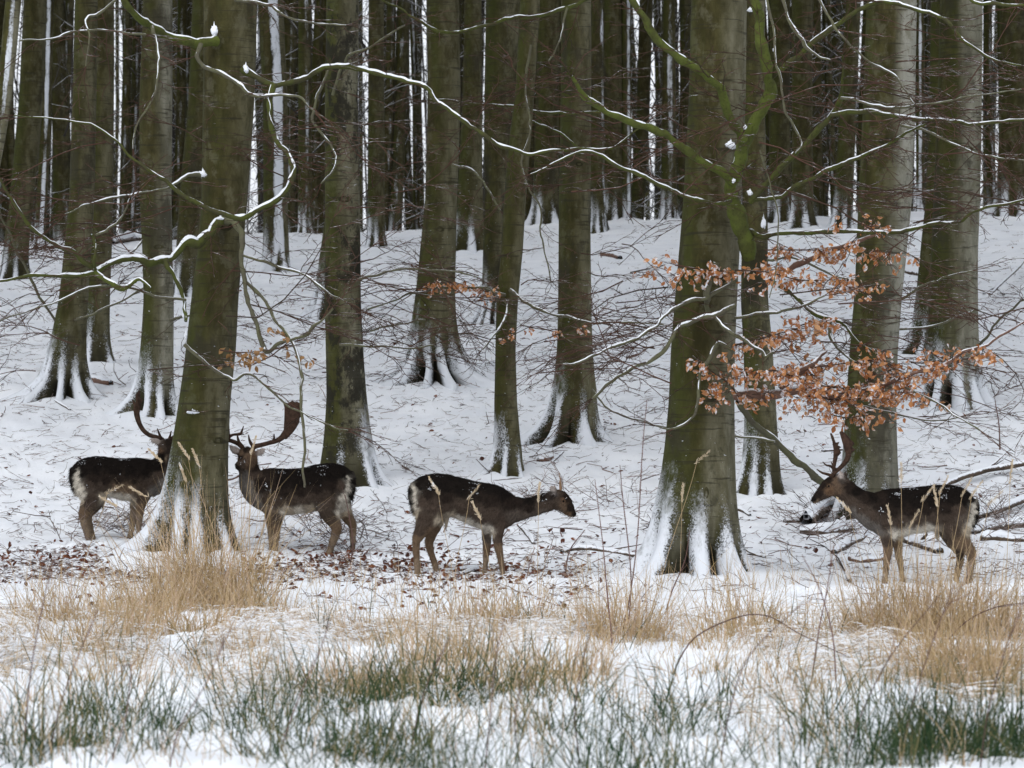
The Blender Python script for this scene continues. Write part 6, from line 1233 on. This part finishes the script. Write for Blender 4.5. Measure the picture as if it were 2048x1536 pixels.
for top, base, bx, lab in [
    ((498, 905), (470, 1190), 8, 'seed-headed grass stalk rising across the face of the buck facing the camera'), ((925, 996), (905, 1190), 22, 'nodding seed-headed stalk in front of the young deer\'s flank'), ((886, 985), (912, 1200), -16, 'thin seed-headed stalk in front of the young deer\'s hip'), ((967, 1035), (990, 1195), -12, 'snow-tipped seed stalk before the young deer\'s belly'),
    ((1378, 924), (1312, 1200), 26, 'arched seed-headed stalk in front of the thickest front trunk'), ((1362, 1000), (1360, 1190), 3, 'short seed stalk before the roots of the thickest front trunk'), ((1801, 962), (1806, 1230), 2, 'tallest upright seed stalk in front of the right buck\'s shoulder'), ((1836, 1000), (1800, 1225), 18, 'seed stalk leaning right across the right buck\'s ribs'), ((1872, 985), (1850, 1230), 14, 'seed stalk before the middle of the right buck\'s back'), ((1878, 1008), (1886, 1230), -6, 'seed stalk hanging left before the right buck\'s loin'), ((1916, 990), (1880, 1235), 14, 'seed stalk before the right buck\'s hip'), ((1932, 994), (1900, 1235), 18, 'seed stalk before the right buck\'s rump'), ((1962, 1008), (1920, 1240), 26, 'seed stalk bending right past the right buck\'s tail'), ((1712, 1022), (1745, 1215), -22, 'seed stalk drooping left before the right buck\'s neck'), ((1784, 1045), (1792, 1220), -5, 'short seed stalk before the right buck\'s chest'), ((1812, 1052), (1790, 1228), 14, 'short seed stalk leaning right under the right buck\'s belly'),
    ((386, 915), (430, 1200), -16, 'upper seed stalk leaning left across the front left trunk'), ((404, 930), (440, 1210), -10, 'second seed stalk across the front left trunk'), ((376, 960), (410, 1200), -8, 'thin seed stalk low on the front left trunk'), ((334, 922), (395, 1200), -22, 'seed stalk bent left beside the front left trunk'), ((190, 985), (150, 1200), 40, 'seed stalk bent flat across the leftmost buck\'s hind leg'), ((310, 992), (360, 1205), -34, 'seed stalk bent left before the leftmost buck\'s shoulder'), ((252, 1010), (300, 1215), -36, 'seed stalk drooping before the leftmost buck\'s belly'), ((1075, 1000), (1075, 1190), 3, 'faint upright seed stalk right of the young deer\'s neck'), ((2018, 960), (2010, 1235), 4, 'pale seed stalk near the right edge behind the right buck')]: seed_stalk(top, base, bx, lab)

def stem(P, label, group='thin red-brown stems', rpx=1.7):
    g = ground_at(P[0][0], P[0][1]); S = spline(np.array([(a, b) for a, b in P], float), 5); Y = g[1] + np.linspace(0, -.35, len(S))
    pts = np.stack([(S[:, 0] - CX) / FPX * Y, Y, CAMZ + (HY - S[:, 1]) / FPX * Y], -1); pts[0] = g - [0, 0, .03]
    tb = Tubes(); tb.add(pts, np.linspace(rpx, rpx * .45, len(S)) / FPX * g[1], 5, rng.uniform())
    for k in range(rng.randint(1, 4)):
        i = rng.randint(len(S) // 2, len(S) - 1); t = pts[min(i + 1, len(S) - 1)] - pts[i - 1]; t /= np.linalg.norm(t) + 1e-9
        dd = t + rng.normal(0, .35, 3); L = rng.uniform(.06, .2); tb.add([pts[i], pts[i] + dd * L * .5, pts[i] + dd * L + [0, 0, .01]], [.0022, .0018, .001], 3, rng.uniform())
    o = tb.build('bramble_stem', M['stem'], None, g); o.location = tuple(g); tag(o, label, 'stem', group)
STEMS = [([(338, 1533), (362, 1450), (410, 1370), (468, 1240)], 'long red-brown stem slanting right from the bottom edge, left of centre'), ([(222, 1520), (250, 1440), (262, 1340), (250, 1330)], 'red-brown stem with a hooked tip at the lower left'), ([(48, 1500), (62, 1340), (92, 1180), (112, 1100)], 'tall dark stem near the left edge'), ([(100, 1500), (130, 1380), (195, 1220)], 'slanting reddish stem left of the big straw patch'), ([(1225, 1290), (1214, 1180), (1206, 1090), (1190, 960)], 'tall red stem left of the thickest front trunk'), ([(1244, 1268), (1262, 1180), (1276, 1060), (1285, 900), (1294, 800)], 'tallest thin stem rising left of the thickest front trunk'), ([(1256, 1268), (1262, 1150), (1246, 1000), (1240, 930)], 'thin dry stem leaning left beside the tallest one'),
    ([(1622, 1370), (1638, 1260), (1652, 1190), (1668, 1090)], 'dark stem right of the mid foreground, pointing at the brush pile'), ([(1672, 1360), (1665, 1270), (1640, 1180), (1604, 1110)], 'stem leaning left below the brush pile'), ([(1800, 1510), (1830, 1390), (1870, 1270), (1908, 1170)], 'long slanting stem below the right buck\'s hind feet'), ([(1345, 1345), (1390, 1275), (1480, 1233), (1540, 1234), (1600, 1268), (1692, 1312)], 'arched snow-lined bramble looping over the snow below the thickest trunk'), ([(1690, 1520), (1735, 1400), (1790, 1300), (1880, 1190)], 'grey slanting stem crossing the right-hand rushes'), ([(970, 1536), (980, 1440), (990, 1330), (1010, 1230)], 'red stem rising from the bottom edge at the centre'), ([(1040, 1530), (1030, 1440), (1050, 1330)], 'short red stem at the bottom centre'), ([(1160, 1530), (1150, 1420), (1170, 1300), (1180, 1270)], 'reddish stem with forked tip right of bottom centre'),
    ([(560, 1500), (600, 1390), (640, 1300), (660, 1240)], 'thin stem among the rushes left of centre'), ([(1440, 1530), (1460, 1420), (1500, 1310), (1610, 1200)], 'thin arching stem in the lower right foreground'), ([(1960, 1536), (1975, 1430), (2010, 1300), (2040, 1230)], 'slanting stem near the right edge'), ([(1880, 1300), (1930, 1245), (1990, 1215), (2055, 1205)], 'low arching bramble at the right edge below the buck'), ([(820, 1500), (850, 1380), (900, 1270)], 'slanting stem above the darkest rush clump'), ([(1330, 1230), (1345, 1180), (1370, 1120), (1380, 1060)], 'thin stem before the roots of the thickest trunk'), ([(700, 1130), (706, 1090), (700, 1040), (690, 990)], 'twiggy shoot beside the hind foot of the buck facing the camera'), ([(1130, 1150), (1140, 1100), (1170, 1060)], 'small twiggy shoot right of the young deer\'s forefeet'), ([(2000, 900), (1998, 850), (1990, 800)], 'thin upright shoot on the slope at the right edge')]
for P, lab in STEMS: stem(P, lab)
